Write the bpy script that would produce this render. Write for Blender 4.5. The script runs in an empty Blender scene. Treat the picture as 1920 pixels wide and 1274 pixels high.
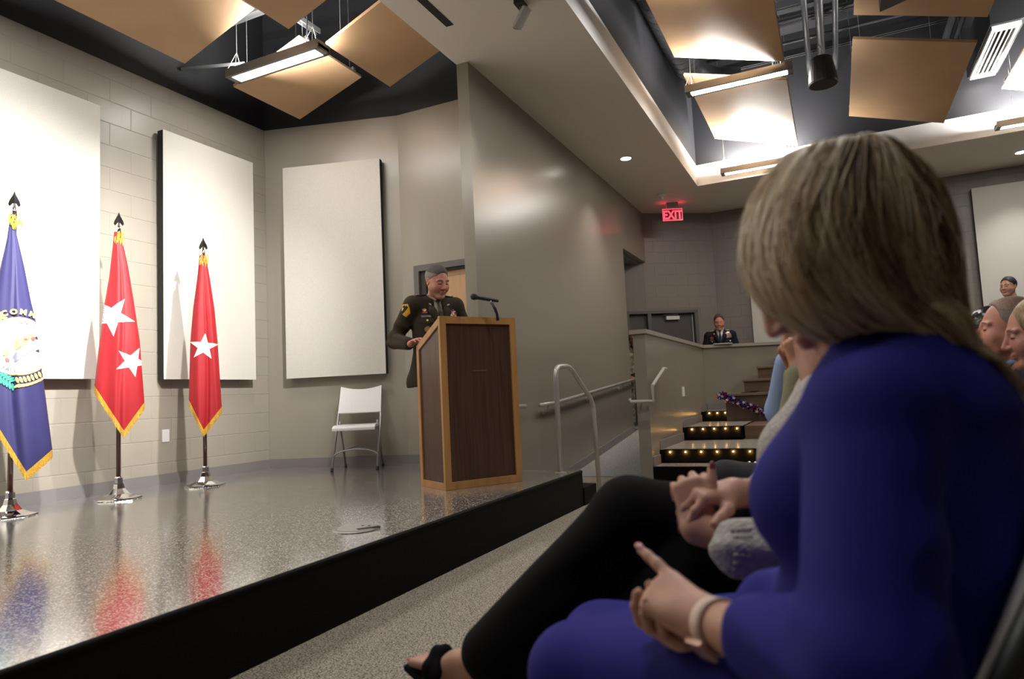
import bpy, bmesh, math, random
import numpy as np
from mathutils import Vector, Matrix

random.seed(7)
RNG = np.random.default_rng(11)
SC = bpy.context.scene
COL = SC.collection
R = math.radians

# ------------------------------------------------------------------ camera
cam_d = bpy.data.cameras.new('camera')
cam_o = bpy.data.objects.new('camera', cam_d)
COL.objects.link(cam_o)
cam_d.sensor_width = 36.0
cam_d.lens = 24.0
cam_d.clip_start = 0.05
cam_d.clip_end = 60
cam_o.location = (0, 0, 0.95)
cam_o.rotation_euler = (Matrix.Rotation(R(25.2), 4, 'Z') @ Matrix.Rotation(R(90 + 4.85), 4, 'X') @ Matrix.Rotation(R(-2.7), 4, 'Z')).to_euler()
cam_d.dof.use_dof = True
cam_d.dof.focus_distance = 5.6
cam_d.dof.aperture_fstop = 3.2
SC.camera = cam_o

# ------------------------------------------------------------------ world, exposure
wd = bpy.data.worlds.new('world')
SC.world = wd
wd.use_nodes = True
bg = wd.node_tree.nodes['Background']
bg.inputs[0].default_value = (1.0, 0.96, 0.9, 1)
bg.inputs[1].default_value = 0.0
SC.view_settings.view_transform = 'Standard'
SC.view_settings.look = 'None'
SC.view_settings.gamma = 1
SC.view_settings.use_curve_mapping = False
SC.view_settings.exposure = 0.75

# ------------------------------------------------------------------ lights of the room
def area(name, loc, rot, sx, sy, power, col=(1, .98, .95), spread=180):
    l = bpy.data.lights.new(name, 'AREA')
    l.shape = 'RECTANGLE'; l.size = sx; l.size_y = sy
    l.energy = power; l.color = col; l.spread = R(spread)
    o = bpy.data.objects.new(name, l); COL.objects.link(o)
    o.location = loc; o.rotation_euler = rot
    return o

def spot(name, loc, target, power, angle, blend=.6, col=(1, .965, .92), rad=.05):
    l = bpy.data.lights.new(name, 'SPOT')
    l.energy = power; l.spot_size = R(angle); l.spot_blend = blend; l.color = col; l.shadow_soft_size = rad
    o = bpy.data.objects.new(name, l); COL.objects.link(o)
    o.location = loc
    o.rotation_euler = (Vector(target) - Vector(loc)).to_track_quat('-Z', 'Y').to_euler()
    return o

# track heads on the soffit, washing the stage wall
TRACK = [((-2.06, 0.4), (-5.66, 1.0, 1.7)), ((-2.06, 1.5), (-5.66, 2.0, 1.7)), ((-2.06, 2.6), (-5.66, 3.0, 1.75)),
         ((-2.06, 3.7), (-5.66, 4.55, 1.75)), ((-2.06, 4.84), (-4.75, 5.93, 1.5))]
TRACK_W = [500, 760, 800, 500, 34]
for i, ((x, y), tg) in enumerate(TRACK):
    spot('track_spot_beam', (x - .12, y, 3.93), tg, TRACK_W[i], 54, 1.0)
# lens of every hanging linear lamp: down light and up light (x0, x1, y, z)
PEND = [(-5.02, -3.90, 4.63, 4.16), (-5.02, -3.90, 2.55, 4.16), (-5.02, -3.90, 0.4, 4.16),
        (-1.29, -0.16, 7.72, 4.34), (-1.29, -0.16, 5.5, 4.34), (-1.29, -0.16, 3.2, 4.34), (-1.29, -0.16, 0.9, 4.34),
        (-1.33, -0.19, 10.52, 4.20), (2.12, 3.25, 10.52, 4.17), (2.12, 3.25, 8.6, 4.3)
        ]
for i, (x0, x1, y, z) in enumerate(PEND):
    dn, up = (15, 44) if i > 2 else (14, 80)
    if i in (5, 6):
        dn, up = 17, 26
    if i in (7, 8):
        dn, up = 12, 110
    area('pendant_downlight', ((x0 + x1) / 2, y, z - .052), (0, 0, 0), x1 - x0 - .16, .10, dn)
    area('pendant_uplight', ((x0 + x1) / 2, y, z + (.040 if i in (7, 8) else .02)), (R(180), 0, 0), x1 - x0 - .12, .09, up)
DOWN = [(-2.35, 8.9), (2.65, 11.83)]
for x, y in DOWN:
    spot('downlight_beam', (x, y, 4.10), (x, y, 0), 60, 100, .8, rad=.06)

# ------------------------------------------------------------------ materials
MATS = {}
def N(nt, t, **kw):
    n = nt.nodes.new(t)
    for k, v in kw.items():
        setattr(n, k, v)
    return n

def mat(name, col, rough=.5, metal=0, spec=.5, noise=None, bump=None, coat=0, sheen=0, emit=None, wave=None, sss=0):
    """noise=(scale, colour2, lo, hi); bump=(scale, strength); wave=(axis-scale xyz, colour2, detail)"""
    if name in MATS:
        return MATS[name]
    m = bpy.data.materials.new(name); m.use_nodes = True
    nt = m.node_tree; b = nt.nodes['Principled BSDF']
    b.inputs['Base Color'].default_value = (*col, 1)
    b.inputs['Roughness'].default_value = rough
    b.inputs['Metallic'].default_value = metal
    b.inputs['Specular IOR Level'].default_value = spec
    b.inputs['Coat Weight'].default_value = coat
    b.inputs['Coat Roughness'].default_value = .08
    if sheen:
        b.inputs['Sheen Weight'].default_value = sheen
    if sss:
        b.inputs['Subsurface Weight'].default_value = sss
        b.inputs['Subsurface Radius'].default_value = (.012, .005, .003)
        b.inputs['Subsurface Scale'].default_value = 1.0
    tc = N(nt, 'ShaderNodeTexCoord')
    if noise or wave:
        tx = N(nt, 'ShaderNodeTexNoise')
        if wave:
            mp = N(nt, 'ShaderNodeMapping'); mp.inputs['Scale'].default_value = wave[0]
            nt.links.new(tc.outputs['Object'], mp.inputs[0]); nt.links.new(mp.outputs[0], tx.inputs['Vector'])
            tx.inputs['Scale'].default_value = 1; tx.inputs['Detail'].default_value = 5
            c2, lo, hi = wave[1], wave[2], wave[3]
        else:
            nt.links.new(tc.outputs['Object'], tx.inputs['Vector'])
            tx.inputs['Scale'].default_value = noise[0]; tx.inputs['Detail'].default_value = 3
            c2, lo, hi = noise[1], noise[2], noise[3]
        cr = N(nt, 'ShaderNodeValToRGB')
        cr.color_ramp.elements[0].position = lo; cr.color_ramp.elements[0].color = (*col, 1)
        cr.color_ramp.elements[1].position = hi; cr.color_ramp.elements[1].color = (*c2, 1)
        nt.links.new(tx.outputs['Fac'], cr.inputs[0]); nt.links.new(cr.outputs[0], b.inputs['Base Color'])
    if bump:
        t2 = N(nt, 'ShaderNodeTexNoise'); t2.inputs['Scale'].default_value = bump[0]; t2.inputs['Detail'].default_value = 2
        nt.links.new(tc.outputs['Object'], t2.inputs['Vector'])
        bp = N(nt, 'ShaderNodeBump'); bp.inputs['Strength'].default_value = bump[1]; bp.inputs['Distance'].default_value = .01
        nt.links.new(t2.outputs['Fac'], bp.inputs['Height']); nt.links.new(bp.outputs[0], b.inputs['Normal'])
    if emit:
        b.inputs['Emission Color'].default_value = (*emit[0], 1)
        b.inputs['Emission Strength'].default_value = emit[1]
    MATS[name] = m
    return m

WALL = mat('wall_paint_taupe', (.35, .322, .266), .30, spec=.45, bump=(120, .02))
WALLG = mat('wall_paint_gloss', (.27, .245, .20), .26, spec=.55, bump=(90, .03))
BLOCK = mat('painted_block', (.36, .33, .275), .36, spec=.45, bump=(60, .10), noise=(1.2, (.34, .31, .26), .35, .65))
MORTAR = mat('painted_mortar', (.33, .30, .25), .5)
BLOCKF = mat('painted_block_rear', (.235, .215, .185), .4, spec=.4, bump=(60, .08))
SOFFIT = mat('ceiling_paint', (.76, .71, .64), .55, spec=.3)
SOFFIT_LIT = mat('ceiling_paint_lit', (.86, .855, .84), .6, spec=.3)  # same paint as the soffit, lamp light put into a whiter colour
BLACK = mat('black_paint', (.012, .012, .013), .55, spec=.4)
BLACKG = mat('black_loft_wall', (.030, .030, .033), .45, spec=.4)
DARKM = mat('dark_steel', (.05, .05, .055), .45, metal=.4)
GALV = mat('galvanised_steel', (.42, .42, .42), .35, metal=.85)
STEEL = mat('brushed_steel', (.55, .54, .52), .28, metal=.9)
CHROME = mat('chrome', (.85, .85, .86), .06, metal=1)
RAILM = mat('painted_rail_grey', (.52, .50, .47), .32, metal=.35)
BASE = mat('vinyl_baseboard', (.22, .205, .20), .45)
FABRIC = mat('acoustic_fabric', (.70, .675, .615), .9, spec=.1, noise=(220, (.60, .58, .525), .42, .62))
TAN = mat('tan_panel', (.56, .36, .20), .48, spec=.35, noise=(3, (.53, .335, .185), .4, .6))
OAK = mat('oak_trim', (.50, .26, .09), .35, spec=.5, wave=((14, 14, 2.5), (.40, .19, .06), .35, .7))
WALNUT = mat('walnut_laminate', (.092, .045, .028), .34, spec=.55, wave=((60, 60, 2.2), (.058, .027, .017), .35, .68))
DOORW = mat('maple_door', (.62, .38, .20), .4, wave=((25, 25, 1.5), (.54, .32, .16), .3, .7))
FRAMEG = mat('door_frame_grey', (.125, .115, .11), .45)
DOORG = mat('grey_door', (.085, .078, .075), .45)
WHITEP = mat('white_plastic', (.78, .77, .75), .4)
LENS = mat('lamp_lens', (.9, .9, .88), .5, emit=((1, .96, .9), 9))
BENCHW = mat('bench_wood', (.135, .083, .050), .45, wave=((3, 30, 30), (.10, .060, .036), .35, .7))
RISERB = mat('black_rubber_riser', (.0030, .0028, .0027), .55, spec=.10, bump=(30, .05))

def floor_mats():
    # stage: glossy dark resin with pale flakes
    m = bpy.data.materials.new('stage_resin_flake'); m.use_nodes = True
    nt = m.node_tree; b = nt.nodes['Principled BSDF']
    tc = N(nt, 'ShaderNodeTexCoord')
    v = N(nt, 'ShaderNodeTexVoronoi'); v.inputs['Scale'].default_value = 190; v.inputs['Randomness'].default_value = 1
    nt.links.new(tc.outputs['Object'], v.inputs['Vector'])
    lt = N(nt, 'ShaderNodeMath', operation='GREATER_THAN'); lt.inputs[1].default_value = .76
    sp = N(nt, 'ShaderNodeSeparateColor'); nt.links.new(v.outputs['Color'], sp.inputs[0])
    nt.links.new(sp.outputs[0], lt.inputs[0])
    mid = N(nt, 'ShaderNodeMath', operation='GREATER_THAN'); mid.inputs[1].default_value = .55
    nt.links.new(sp.outputs[1], mid.inputs[0])
    mx0 = N(nt, 'ShaderNodeMix', data_type='RGBA')
    mx0.inputs[6].default_value = (.045, .041, .036, 1); mx0.inputs[7].default_value = (.13, .118, .10, 1)
    nt.links.new(mid.outputs[0], mx0.inputs[0])
    mx = N(nt, 'ShaderNodeMix', data_type='RGBA'); mx.inputs[7].default_value = (.80, .77, .70, 1)
    nt.links.new(lt.outputs[0], mx.inputs[0]); nt.links.new(mx0.outputs[2], mx.inputs[6])
    nt.links.new(mx.outputs[2], b.inputs['Base Color'])
    b.inputs['Roughness'].default_value = .16
    b.inputs['Specular IOR Level'].default_value = 1.0
    b.inputs['Coat Weight'].default_value = 1.0; b.inputs['Coat IOR'].default_value = 1.62; b.inputs['Coat Roughness'].default_value = .145
    ns = N(nt, 'ShaderNodeTexNoise'); ns.inputs['Scale'].default_value = 70; ns.inputs['Detail'].default_value = 2
    nt.links.new(tc.outputs['Object'], ns.inputs['Vector'])
    bp = N(nt, 'ShaderNodeBump'); bp.inputs['Strength'].default_value = .16; bp.inputs['Distance'].default_value = .004
    nt.links.new(ns.outputs['Fac'], bp.inputs['Height']); nt.links.new(bp.outputs[0], b.inputs['Normal'])
    # carpet: beige / brown / charcoal loop
    out = [m]
    for nm, a, c, d in (('speckled_carpet', (.52, .465, .385), (.30, .262, .205), (.11, .097, .078)),
                        ('aisle_carpet', (.44, .43, .41), (.31, .305, .295), (.16, .155, .15))):
        m2 = bpy.data.materials.new(nm); m2.use_nodes = True
        nt = m2.node_tree; b = nt.nodes['Principled BSDF']
        tc = N(nt, 'ShaderNodeTexCoord')
        n1 = N(nt, 'ShaderNodeTexNoise'); n1.inputs['Scale'].default_value = 165; n1.inputs['Detail'].default_value = 3
        nt.links.new(tc.outputs['Object'], n1.inputs['Vector'])
        cr = N(nt, 'ShaderNodeValToRGB')
        e = cr.color_ramp.elements
        e[0].position = .40; e[0].color = (*d, 1); e[1].position = .57; e[1].color = (*a, 1)
        k = e.new(.47); k.color = (*c, 1)
        nt.links.new(n1.outputs['Fac'], cr.inputs[0]); nt.links.new(cr.outputs[0], b.inputs['Base Color'])
        b.inputs['Roughness'].default_value = .95; b.inputs['Specular IOR Level'].default_value = .1
        bp = N(nt, 'ShaderNodeBump'); bp.inputs['Strength'].default_value = .8; bp.inputs['Distance'].default_value = .01
        nt.links.new(n1.outputs['Fac'], bp.inputs['Height']); nt.links.new(bp.outputs[0], b.inputs['Normal'])
        out.append(m2)
    return out
RESIN, CARPET, AISLE = floor_mats()

# ------------------------------------------------------------------ mesh helpers
class MB:
    """collects shapes (world or local coordinates) into one mesh"""
    def __init__(s):
        s.v = []; s.f = []; s.m = []
    def add(s, v, f, mi=0):
        o = len(s.v); s.v.extend([tuple(map(float, p)) for p in v])
        for q in f:
            s.f.append(tuple(i + o for i in q)); s.m.append(mi)
        return s
    def box(s, x, y, z, mi=0):
        v = [(a, b, c) for c in z for b in y for a in x]
        return s.add(v, [(0, 2, 3, 1), (4, 5, 7, 6), (0, 1, 5, 4), (2, 6, 7, 3), (0, 4, 6, 2), (1, 3, 7, 5)], mi)
    def prism(s, poly, z0, z1, mi=0, top=None):
        n = len(poly)
        v = [(x, y, z0) for x, y in poly] + [(x, y, z1) for x, y in poly]
        s.add(v, [tuple(range(n - 1, -1, -1))] + [(i, (i + 1) % n, n + (i + 1) % n, n + i) for i in range(n)], mi)
        s.add([(x, y, z1) for x, y in poly], [tuple(range(n))], mi if top is None else top)
        return s
    def slab(s, quad, t, mi=0):
        """quad: 4 points, thickened by t along its normal"""
        q = [Vector(p) for p in quad]
        n = (q[1] - q[0]).cross(q[3] - q[0]).normalized() * t
        v = q + [p + n for p in q]
        return s.add(v, [(3, 2, 1, 0), (4, 5, 6, 7), (0, 1, 5, 4), (1, 2, 6, 5), (2, 3, 7, 6), (3, 0, 4, 7)], mi)
    def tube(s, pts, r, n=10, mi=0, cap=True, closed=False):
        P = [Vector(p) for p in pts]
        rr = r if isinstance(r, (list, tuple)) else [r] * len(P)
        T = []
        for i in range(len(P)):
            a = P[i - 1] if (i > 0 or closed) else P[i]
            b = P[(i + 1) % len(P)] if (i < len(P) - 1 or closed) else P[i]
            d = b - a
            T.append(d.normalized() if d.length > 1e-9 else Vector((0, 0, 1)))
        up = Vector((0, 0, 1)) if abs(T[0].z) < .9 else Vector((1, 0, 0))
        u = T[0].cross(up).normalized()
        v = []
        for i, p in enumerate(P):
            u = (u - T[i] * u.dot(T[i])).normalized(); w = T[i].cross(u)
            for k in range(n):
                a = 2 * math.pi * k / n
                v.append(p + (u * math.cos(a) + w * math.sin(a)) * rr[i])
        f = []
        L = len(P) if closed else len(P) - 1
        for i in range(L):
            j = (i + 1) % len(P)
            for k in range(n):
                f.append((i * n + k, i * n + (k + 1) % n, j * n + (k + 1) % n, j * n + k))
        if cap and not closed:
            f.append(tuple(range(n - 1, -1, -1))); f.append(tuple((len(P) - 1) * n + k for k in range(n)))
        return s.add(v, f, mi)
    def lathe(s, c, prof, n=24, mi=0, ax='z'):
        """prof: (radius, height) list around a vertical axis at c"""
        v = []
        for r, h in prof:
            for k in range(n):
                a = 2 * math.pi * k / n
                p = (r * math.cos(a), r * math.sin(a), h)
                if ax == 'x': p = (p[2], p[0], p[1])
                if ax == 'y': p = (p[1], p[2], p[0])
                v.append((c[0] + p[0], c[1] + p[1], c[2] + p[2]))
        f = [(i * n + k, i * n + (k + 1) % n, (i + 1) * n + (k + 1) % n, (i + 1) * n + k) for i in range(len(prof) - 1) for k in range(n)]
        f += [tuple(range(n - 1, -1, -1)), tuple((len(prof) - 1) * n + k for k in range(n))]
        return s.add(v, f, mi)
    def xform(s, M):
        s.v = [tuple(M @ Vector(p)) for p in s.v]; return s
    def build(s, name, mats, parent=None, smooth=False, bevel=0, local=False, seg=2):
        me = bpy.data.meshes.new(name)
        off = Vector((0, 0, 0))
        if parent is not None and not local:
            off = parent.get('_w', None)
            off = Vector(off) if off is not None else Vector((0, 0, 0))
        base = Vector((0, 0, 0))
        if parent is None and not local:
            a = np.array(s.v); base = Vector(((a[:, 0].min() + a[:, 0].max()) / 2, (a[:, 1].min() + a[:, 1].max()) / 2, a[:, 2].min()))
            off = base
        me.from_pydata([tuple(Vector(p) - off) for p in s.v], [], s.f)
        ms = mats if isinstance(mats, (list, tuple)) else [mats]
        for m in ms: me.materials.append(m)
        me.polygons.foreach_set('material_index', s.m)
        if smooth: me.polygons.foreach_set('use_smooth', [True] * len(me.polygons))
        me.update()
        o = bpy.data.objects.new(name, me); COL.objects.link(o)
        if parent is not None:
            o.parent = parent
        else:
            o.location = base
        o['_w'] = tuple(base) if parent is None else tuple(off)
        if bevel:
            bm = bmesh.new(); bm.from_mesh(me)
            bmesh.ops.remove_doubles(bm, verts=bm.verts, dist=1e-6)
            ed = [e for e in bm.edges if len(e.link_faces) == 2 and e.calc_face_angle(0) > .6]
            bmesh.ops.bevel(bm, geom=ed, offset=bevel, segments=seg, affect='EDGES', profile=.7)
            bm.to_mesh(me); bm.free()
        return o

def empty(name, loc=(0, 0, 0), rz=0):
    o = bpy.data.objects.new(name, None); COL.objects.link(o)
    o.location = loc; o.rotation_euler = (0, 0, rz); o['_w'] = tuple(loc); o.empty_display_size = .1
    return o
def tag(o, label, cat, group=None, kind=None):
    o['label'] = label; o['category'] = cat
    if group: o['group'] = group
    if kind: o['kind'] = kind
    return o
def struct(o):
    o['kind'] = 'structure'; return o
def copy_tree(o, parent=None):
    c = o.copy(); COL.objects.link(c); c.parent = parent
    for ch in [x for x in bpy.data.objects if x.parent == o]:
        copy_tree(ch, c)
    return c

# ------------------------------------------------------------------ room shell
CZ = 4.12            # soffit
SZ = .30             # stage floor
XB = -5.66           # stage back wall
XA = -2.90           # aisle wall face
XS = -2.03           # stage front edge
DZ = 6.2             # loft deck

struct(MB().box((-6.2, 7), (-4, 13.5), (-.12, 0)).build('floor', CARPET))
st = MB(); poly = [(-5.85, -4), (XS, -4), (XS, 5.6), (-2.96, 5.6), (-2.96, 6.3), (-5.85, 6.3)]
st.prism(poly, 0, SZ, 1, 0)
struct(st.build('floor_stage', [RESIN, RISERB]))
s2 = MB(); s2.tube([(XS - .006, y, SZ - .012) for y in np.linspace(-4, 5.59, 8)], .014, 10)
struct(s2.build('trim_1', RISERB, smooth=True))
struct(MB().box((-2.88, XS + .01), (5.6, 5.93), (0, .15)).build('floor_stage_step', RISERB, bevel=.01))
# ramp, landing
rp = MB()
ry = [7.55, 8.3, 9.4, 10.75]; rz = [.004, .085, .21, .36]
for i in range(3):
    v = [(XA, ry[i], rz[i]), (-1.9, ry[i], rz[i]), (-1.9, ry[i + 1], rz[i + 1]), (XA, ry[i + 1], rz[i + 1])]
    rp.add(v, [(0, 1, 2, 3)])
rp.box((-5.2, -1.9), (10.75, 13.5), (.01, .36)); rp.box((-1.9, 7), (11.35, 13.5), (.01, .36))
struct(rp.build('floor_ramp', AISLE))

# back wall: recessed mortar bed with single painted blocks
wb = MB().box((XB - .25, XB - .0022), (-4, 5.75), (0, 4.11))
wb.box((XB - .02, XB), (-4, 1.58), (0, 4.11), 1)
wall_back = struct(wb.build('wall_back', [MORTAR, BLOCK]))
def block_mesh(name, w, h, d, m):
    mb = MB().box((-d, 0), (0, w), (0, h))
    me = bpy.data.meshes.new(name)
    bm = bmesh.new()
    for p in mb.v: bm.verts.new(p)
    bm.verts.ensure_lookup_table()
    for f in mb.f: bm.faces.new([bm.verts[i] for i in f])
    ed = [e for e in bm.edges if all(v.co.x > -1e-6 for v in e.verts)]
    bmesh.ops.bevel(bm, geom=ed, offset=.003, segments=1, affect='EDGES')
    bm.to_mesh(me); bm.free(); me.materials.append(m)
    return me
def lay_blocks(wall, p0, p1, z0, z1, m, bw=.4064, bh=.2032, joint=.0045, skip=None):
    """running-bond blocks on the vertical face from p0 to p1 (outward normal to the right of p0->p1)"""
    p0 = Vector((*p0, 0)); p1 = Vector((*p1, 0)); L = (p1 - p0).length; d = (p1 - p0) / L
    ang = math.atan2(d.y, d.x) - math.pi / 2
    w0 = Vector(wall['_w']); cache = {}
    z = z0; row = 0
    while z < z1 - .03:
        h = min(bh, z1 - z) - joint
        s = -(bw / 2) * (row % 2)
        while s < L - .02:
            a = max(s, 0); b = min(s + bw, L)
            if b - a > .03 and not (skip and skip(a, b, z, z + h)):
                key = (round(b - a, 3), round(h, 3))
                if key not in cache: cache[key] = block_mesh('block', b - a - joint, h, .010, m)
                o = bpy.data.objects.new('block', cache[key]); COL.objects.link(o)
                o.parent = wall; o.location = p0 + d * (a + joint / 2) + Vector((0, 0, z)) - w0
                o.rotation_euler = (0, 0, ang)
            s += bw
        z += bh; row += 1
lay_blocks(wall_back, (XB, 1.6), (XB, 5.67), SZ, 4.11, BLOCK)

# side wall of the stage, kinked, with the door in its second leg
K1 = (-4.15, 6.11); door_x = (-3.99, -2.95); door_t = 2.40
sw = MB()
sw.prism([(XB, 5.67), K1, (K1[0] - .05, K1[1] + .2), (XB - .1, 5.87)], 0, 4.11)
sw.prism([K1, (door_x[0], 6.11), (door_x[0], 6.31), (K1[0], 6.31)], 0, 4.11)
sw.box((door_x[0], -2.96), (6.11, 6.31), (door_t, 4.11))
wall_side = struct(sw.build('wall_side', WALL))
# black upper walls and deck of both lofts
ub = MB()
ub.box((XB - .25, XB), (-4, 5.8), (4.11, DZ))
ub.prism([(XB, 5.67), K1, (K1[0], 6.31), (XB - .1, 5.95)], 4.11, DZ)
ub.box((K1[0], -2.96), (6.11, 6.31), (4.11, DZ))
struct(ub.build('wall_stage_upper', BLACK))
ua = MB()
ua.box((-1.83, -1.73), (-4, 10.78), (4.45, DZ)); ua.box((-3.02, -2.92), (-4, 6.2), (4.40, DZ))
ua.box((-1.83, 4.2), (10.78, 10.9), (4.45, DZ)); ua.box((4.0, 4.1), (-4, 10.78), (4.45, DZ))
struct(ua.build('wall_loft', BLACKG))
struct(MB().box((-6.2, 7), (-4, 13.5), (DZ, DZ + .1)).build('ceiling_deck', BLACK))
# soffit
so = MB()
so.box((-3.02, -1.73), (-4, 10.78), (CZ, 4.45)); so.box((-3.02, 7), (10.78, 13.5), (CZ, 4.45)); so.box((4.0, 7), (-4, 10.78), (CZ, 4.45))
so.box((-6.2, -3.02), (6.31, 13.5), (CZ, 4.45))
for f in range(0, len(so.f)):
    # upright faces of the opening keep the soffit paint, whitened for lamp light
    pass
o = so.build('ceiling', [SOFFIT, SOFFIT_LIT])
for p in o.data.polygons:
    c = p.center + Vector(o['_w'])
    if abs(p.normal.z) < .5: p.material_index = 1
struct(o)

# aisle wall with header over the corridor opening
aw = MB()
aw.box((-3.02, XA), (5.47, 10.46), (0, CZ)); aw.box((-3.02, XA), (10.46, 11.9), (3.23, CZ))
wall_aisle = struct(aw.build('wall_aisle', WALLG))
cw = MB(); cw.box((-5.2, -5.1), (9.4, 13.5), (0, CZ)); cw.box((-5.2, -3.02), (9.4, 9.5), (0, CZ))
cw.box((-5.2, -3.02), (10.46, 13), (3.2, 3.24))
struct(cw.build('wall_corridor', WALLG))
# rear wall: a short splayed leg with the exit door and a long leg with panels
F0, F1 = (-2.9, 11.88), (-1.83, 12.6)
fd = (Vector(F1) - Vector(F0)).normalized(); fnv = Vector((fd.y, -fd.x))
def FP(s, off=0.0):
    p = Vector(F0) + fd * s + fnv * off
    return (p.x, p.y)
DS0, DS1, DT = -.42, .915, 2.36      # door opening along the splayed leg
wr = MB()
def facet(s0, s1, z0, z1, mb, off0=-.15, off1=-.0022, mi=0):
    mb.prism([FP(s0, off1), FP(s1, off1), FP(s1, off0), FP(s0, off0)][::-1], z0, z1, mi)
facet(DS1, 1.32, 0, CZ, wr); facet(-2.6, DS1, DT, CZ, wr); facet(-2.6, DS0, 0, DT, wr)
wr.box((F1[0] - .05, 7), (12.6022, 12.8), (0, CZ))
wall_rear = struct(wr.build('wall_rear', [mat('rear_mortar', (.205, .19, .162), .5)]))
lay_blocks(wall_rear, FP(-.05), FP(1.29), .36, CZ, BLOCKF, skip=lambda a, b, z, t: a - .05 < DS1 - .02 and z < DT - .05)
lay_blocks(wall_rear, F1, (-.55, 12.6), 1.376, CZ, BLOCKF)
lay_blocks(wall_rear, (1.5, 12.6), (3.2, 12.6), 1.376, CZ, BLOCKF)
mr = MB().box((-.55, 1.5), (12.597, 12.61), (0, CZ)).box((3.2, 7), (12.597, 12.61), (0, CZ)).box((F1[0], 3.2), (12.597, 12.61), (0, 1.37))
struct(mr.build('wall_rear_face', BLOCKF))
struct(MB().box((6.9, 7), (-4, 13.5), (0, DZ)).build('wall_right', BLOCKF))
struct(MB().box((-6.2, 7), (-4.1, -4), (0, DZ)).build('wall_front', BLOCKF))

# half wall: along the stairs, then turning behind the benches
HX = -1.80; HT = 1.56
H1 = (-1.80, 10.58); H2 = (1.3, 12.1)
hw = MB()
hw.box((-1.93, HX), (7.13, 10.64), (0, HT))
hd = (Vector(H2) - Vector(H1)).normalized(); hn = Vector((-hd.y, hd.x)) * .13
hw.prism([H1, H2, (H2[0] + hn.x, H2[1] + hn.y), (H1[0] + hn.x, H1[1] + hn.y)], 0, HT)
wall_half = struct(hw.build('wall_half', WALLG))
cap = MB(); cap.box((-1.96, HX + .025), (7.10, 10.66), (HT, HT + .045))
cap.prism([(H1[0] + .01, H1[1] - .03), (H2[0], H2[1] - .03), (H2[0] + hn.x, H2[1] + hn.y + .03), (H1[0] + hn.x, H1[1] + hn.y + .03)], HT, HT + .045)
struct(cap.build('trim_2', mat('cap_paint', (.33, .30, .25), .4)))

# baseboards
def baseb(name, segs, z=0, h=.10, t=.012, mt=BASE):
    mb = MB()
    for a, b in segs:
        a = Vector(a); b = Vector(b); d = (b - a).normalized(); n = Vector((d.y, -d.x)) * t
        mb.prism([tuple(a), tuple(a + n), tuple(b + n), tuple(b)][::1], z, z + h)
    return struct(mb.build(name, mt))
baseb('baseboard_back', [((XB, -4), (XB, 5.67))], SZ)
baseb('baseboard_side', [((XB, 5.67), K1), (K1, (door_x[0], 6.11))], SZ)
ab = MB()
for i in range(3):
    y1 = min(ry[i + 1], 10.46); f = (y1 - ry[i]) / (ry[i + 1] - ry[i]); z1 = rz[i] + f * (rz[i + 1] - rz[i])
    ab.add([(XA + .012, ry[i], rz[i]), (XA + .012, y1, z1), (XA + .012, y1, z1 + .10), (XA + .012, ry[i], rz[i] + .10), (XA, y1, z1 + .10), (XA, ry[i], rz[i] + .10)],
           [(0, 1, 2, 3), (3, 2, 4, 5)])
ab.box((XA, XA + .012), (5.6, 7.55), (0, .10))
struct(ab.build('baseboard_aisle', BASE))

# stairs between half wall and benches: four black-nosed risers with pale treads
TREAD = mat('stair_tread', (.42, .385, .32), .22, noise=(120, (.27, .245, .20), .4, .6))
steps = [(7.13, .160), (7.46, .305), (8.75, .470), (10.10, .615)]
SXR = [-.80, -.80, -1.08, -1.40]
sb = MB()
for i, (y, z) in enumerate(steps):
    y1 = 10.9 if i == 3 else 11.0
    sb.box((HX, SXR[i] if i < 3 else -.2), (y, y1), (0 if i == 0 else steps[i - 1][1] - .01, z), 1)
    sb.box((HX + .02, (SXR[i] if i < 3 else -.2) - .005), (y + .03, y1), (z, z + .004), 0)
sb.box((-1.06, 2.2), (8.80, 11.0), (0, .47), 2)
stairs = struct(sb.build('floor_stairs', [TREAD, RISERB, BENCHW]))
nose = MB()
for i, (y, z) in enumerate(steps[1:]):
    nose.box((HX + .05, SXR[i + 1] - .01), (y - .02, y + .04), (z - .135, z + .008))
o = nose.build('nosing', RISERB, stairs, bevel=.012)
STEPL = mat('step_light', (.9, .6, .25), .4, emit=((1, .55, .16), 26))
cnt = [5, 5, 3]
for i, (y, z) in enumerate(steps[1:]):
    x0, x1 = HX + .12, SXR[i + 1] - .06
    for x in np.linspace(x0, x1, 6 if i < 1 else 5 if i < 2 else 3):
        MB().lathe((x, y - .024, z - .022), [(.007, 0), (.007, -.005), (.003, -.008)], 10, ax='y').build('step_light', STEPL, stairs)
    for x in np.linspace(x0, x1, 6 if i < 1 else 5 if i < 2 else 3):
        l = bpy.data.lights.new('step_glow', 'AREA'); l.shape = 'DISK'; l.size = .009
        l.energy = .28; l.color = (1, .48, .10)
        lo = bpy.data.objects.new('step_glow', l); COL.objects.link(lo); lo.location = (x, y - .036, z - .022); lo.rotation_euler = (R(82), 0, 0)
hb = MB()
for i, (y, z) in enumerate(steps):
    y1 = steps[i + 1][0] if i < 3 else 10.55
    hb.box((HX, HX + .012), (y + .02, y1), (z, z + .10))
hb.prism([(H1[0] + .02, H1[1] - .012), (H2[0], H2[1] - .012), (H2[0], H2[1] - .001), (H1[0], H1[1])], .615, .72)
struct(hb.build('baseboard_half', BASE))
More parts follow.
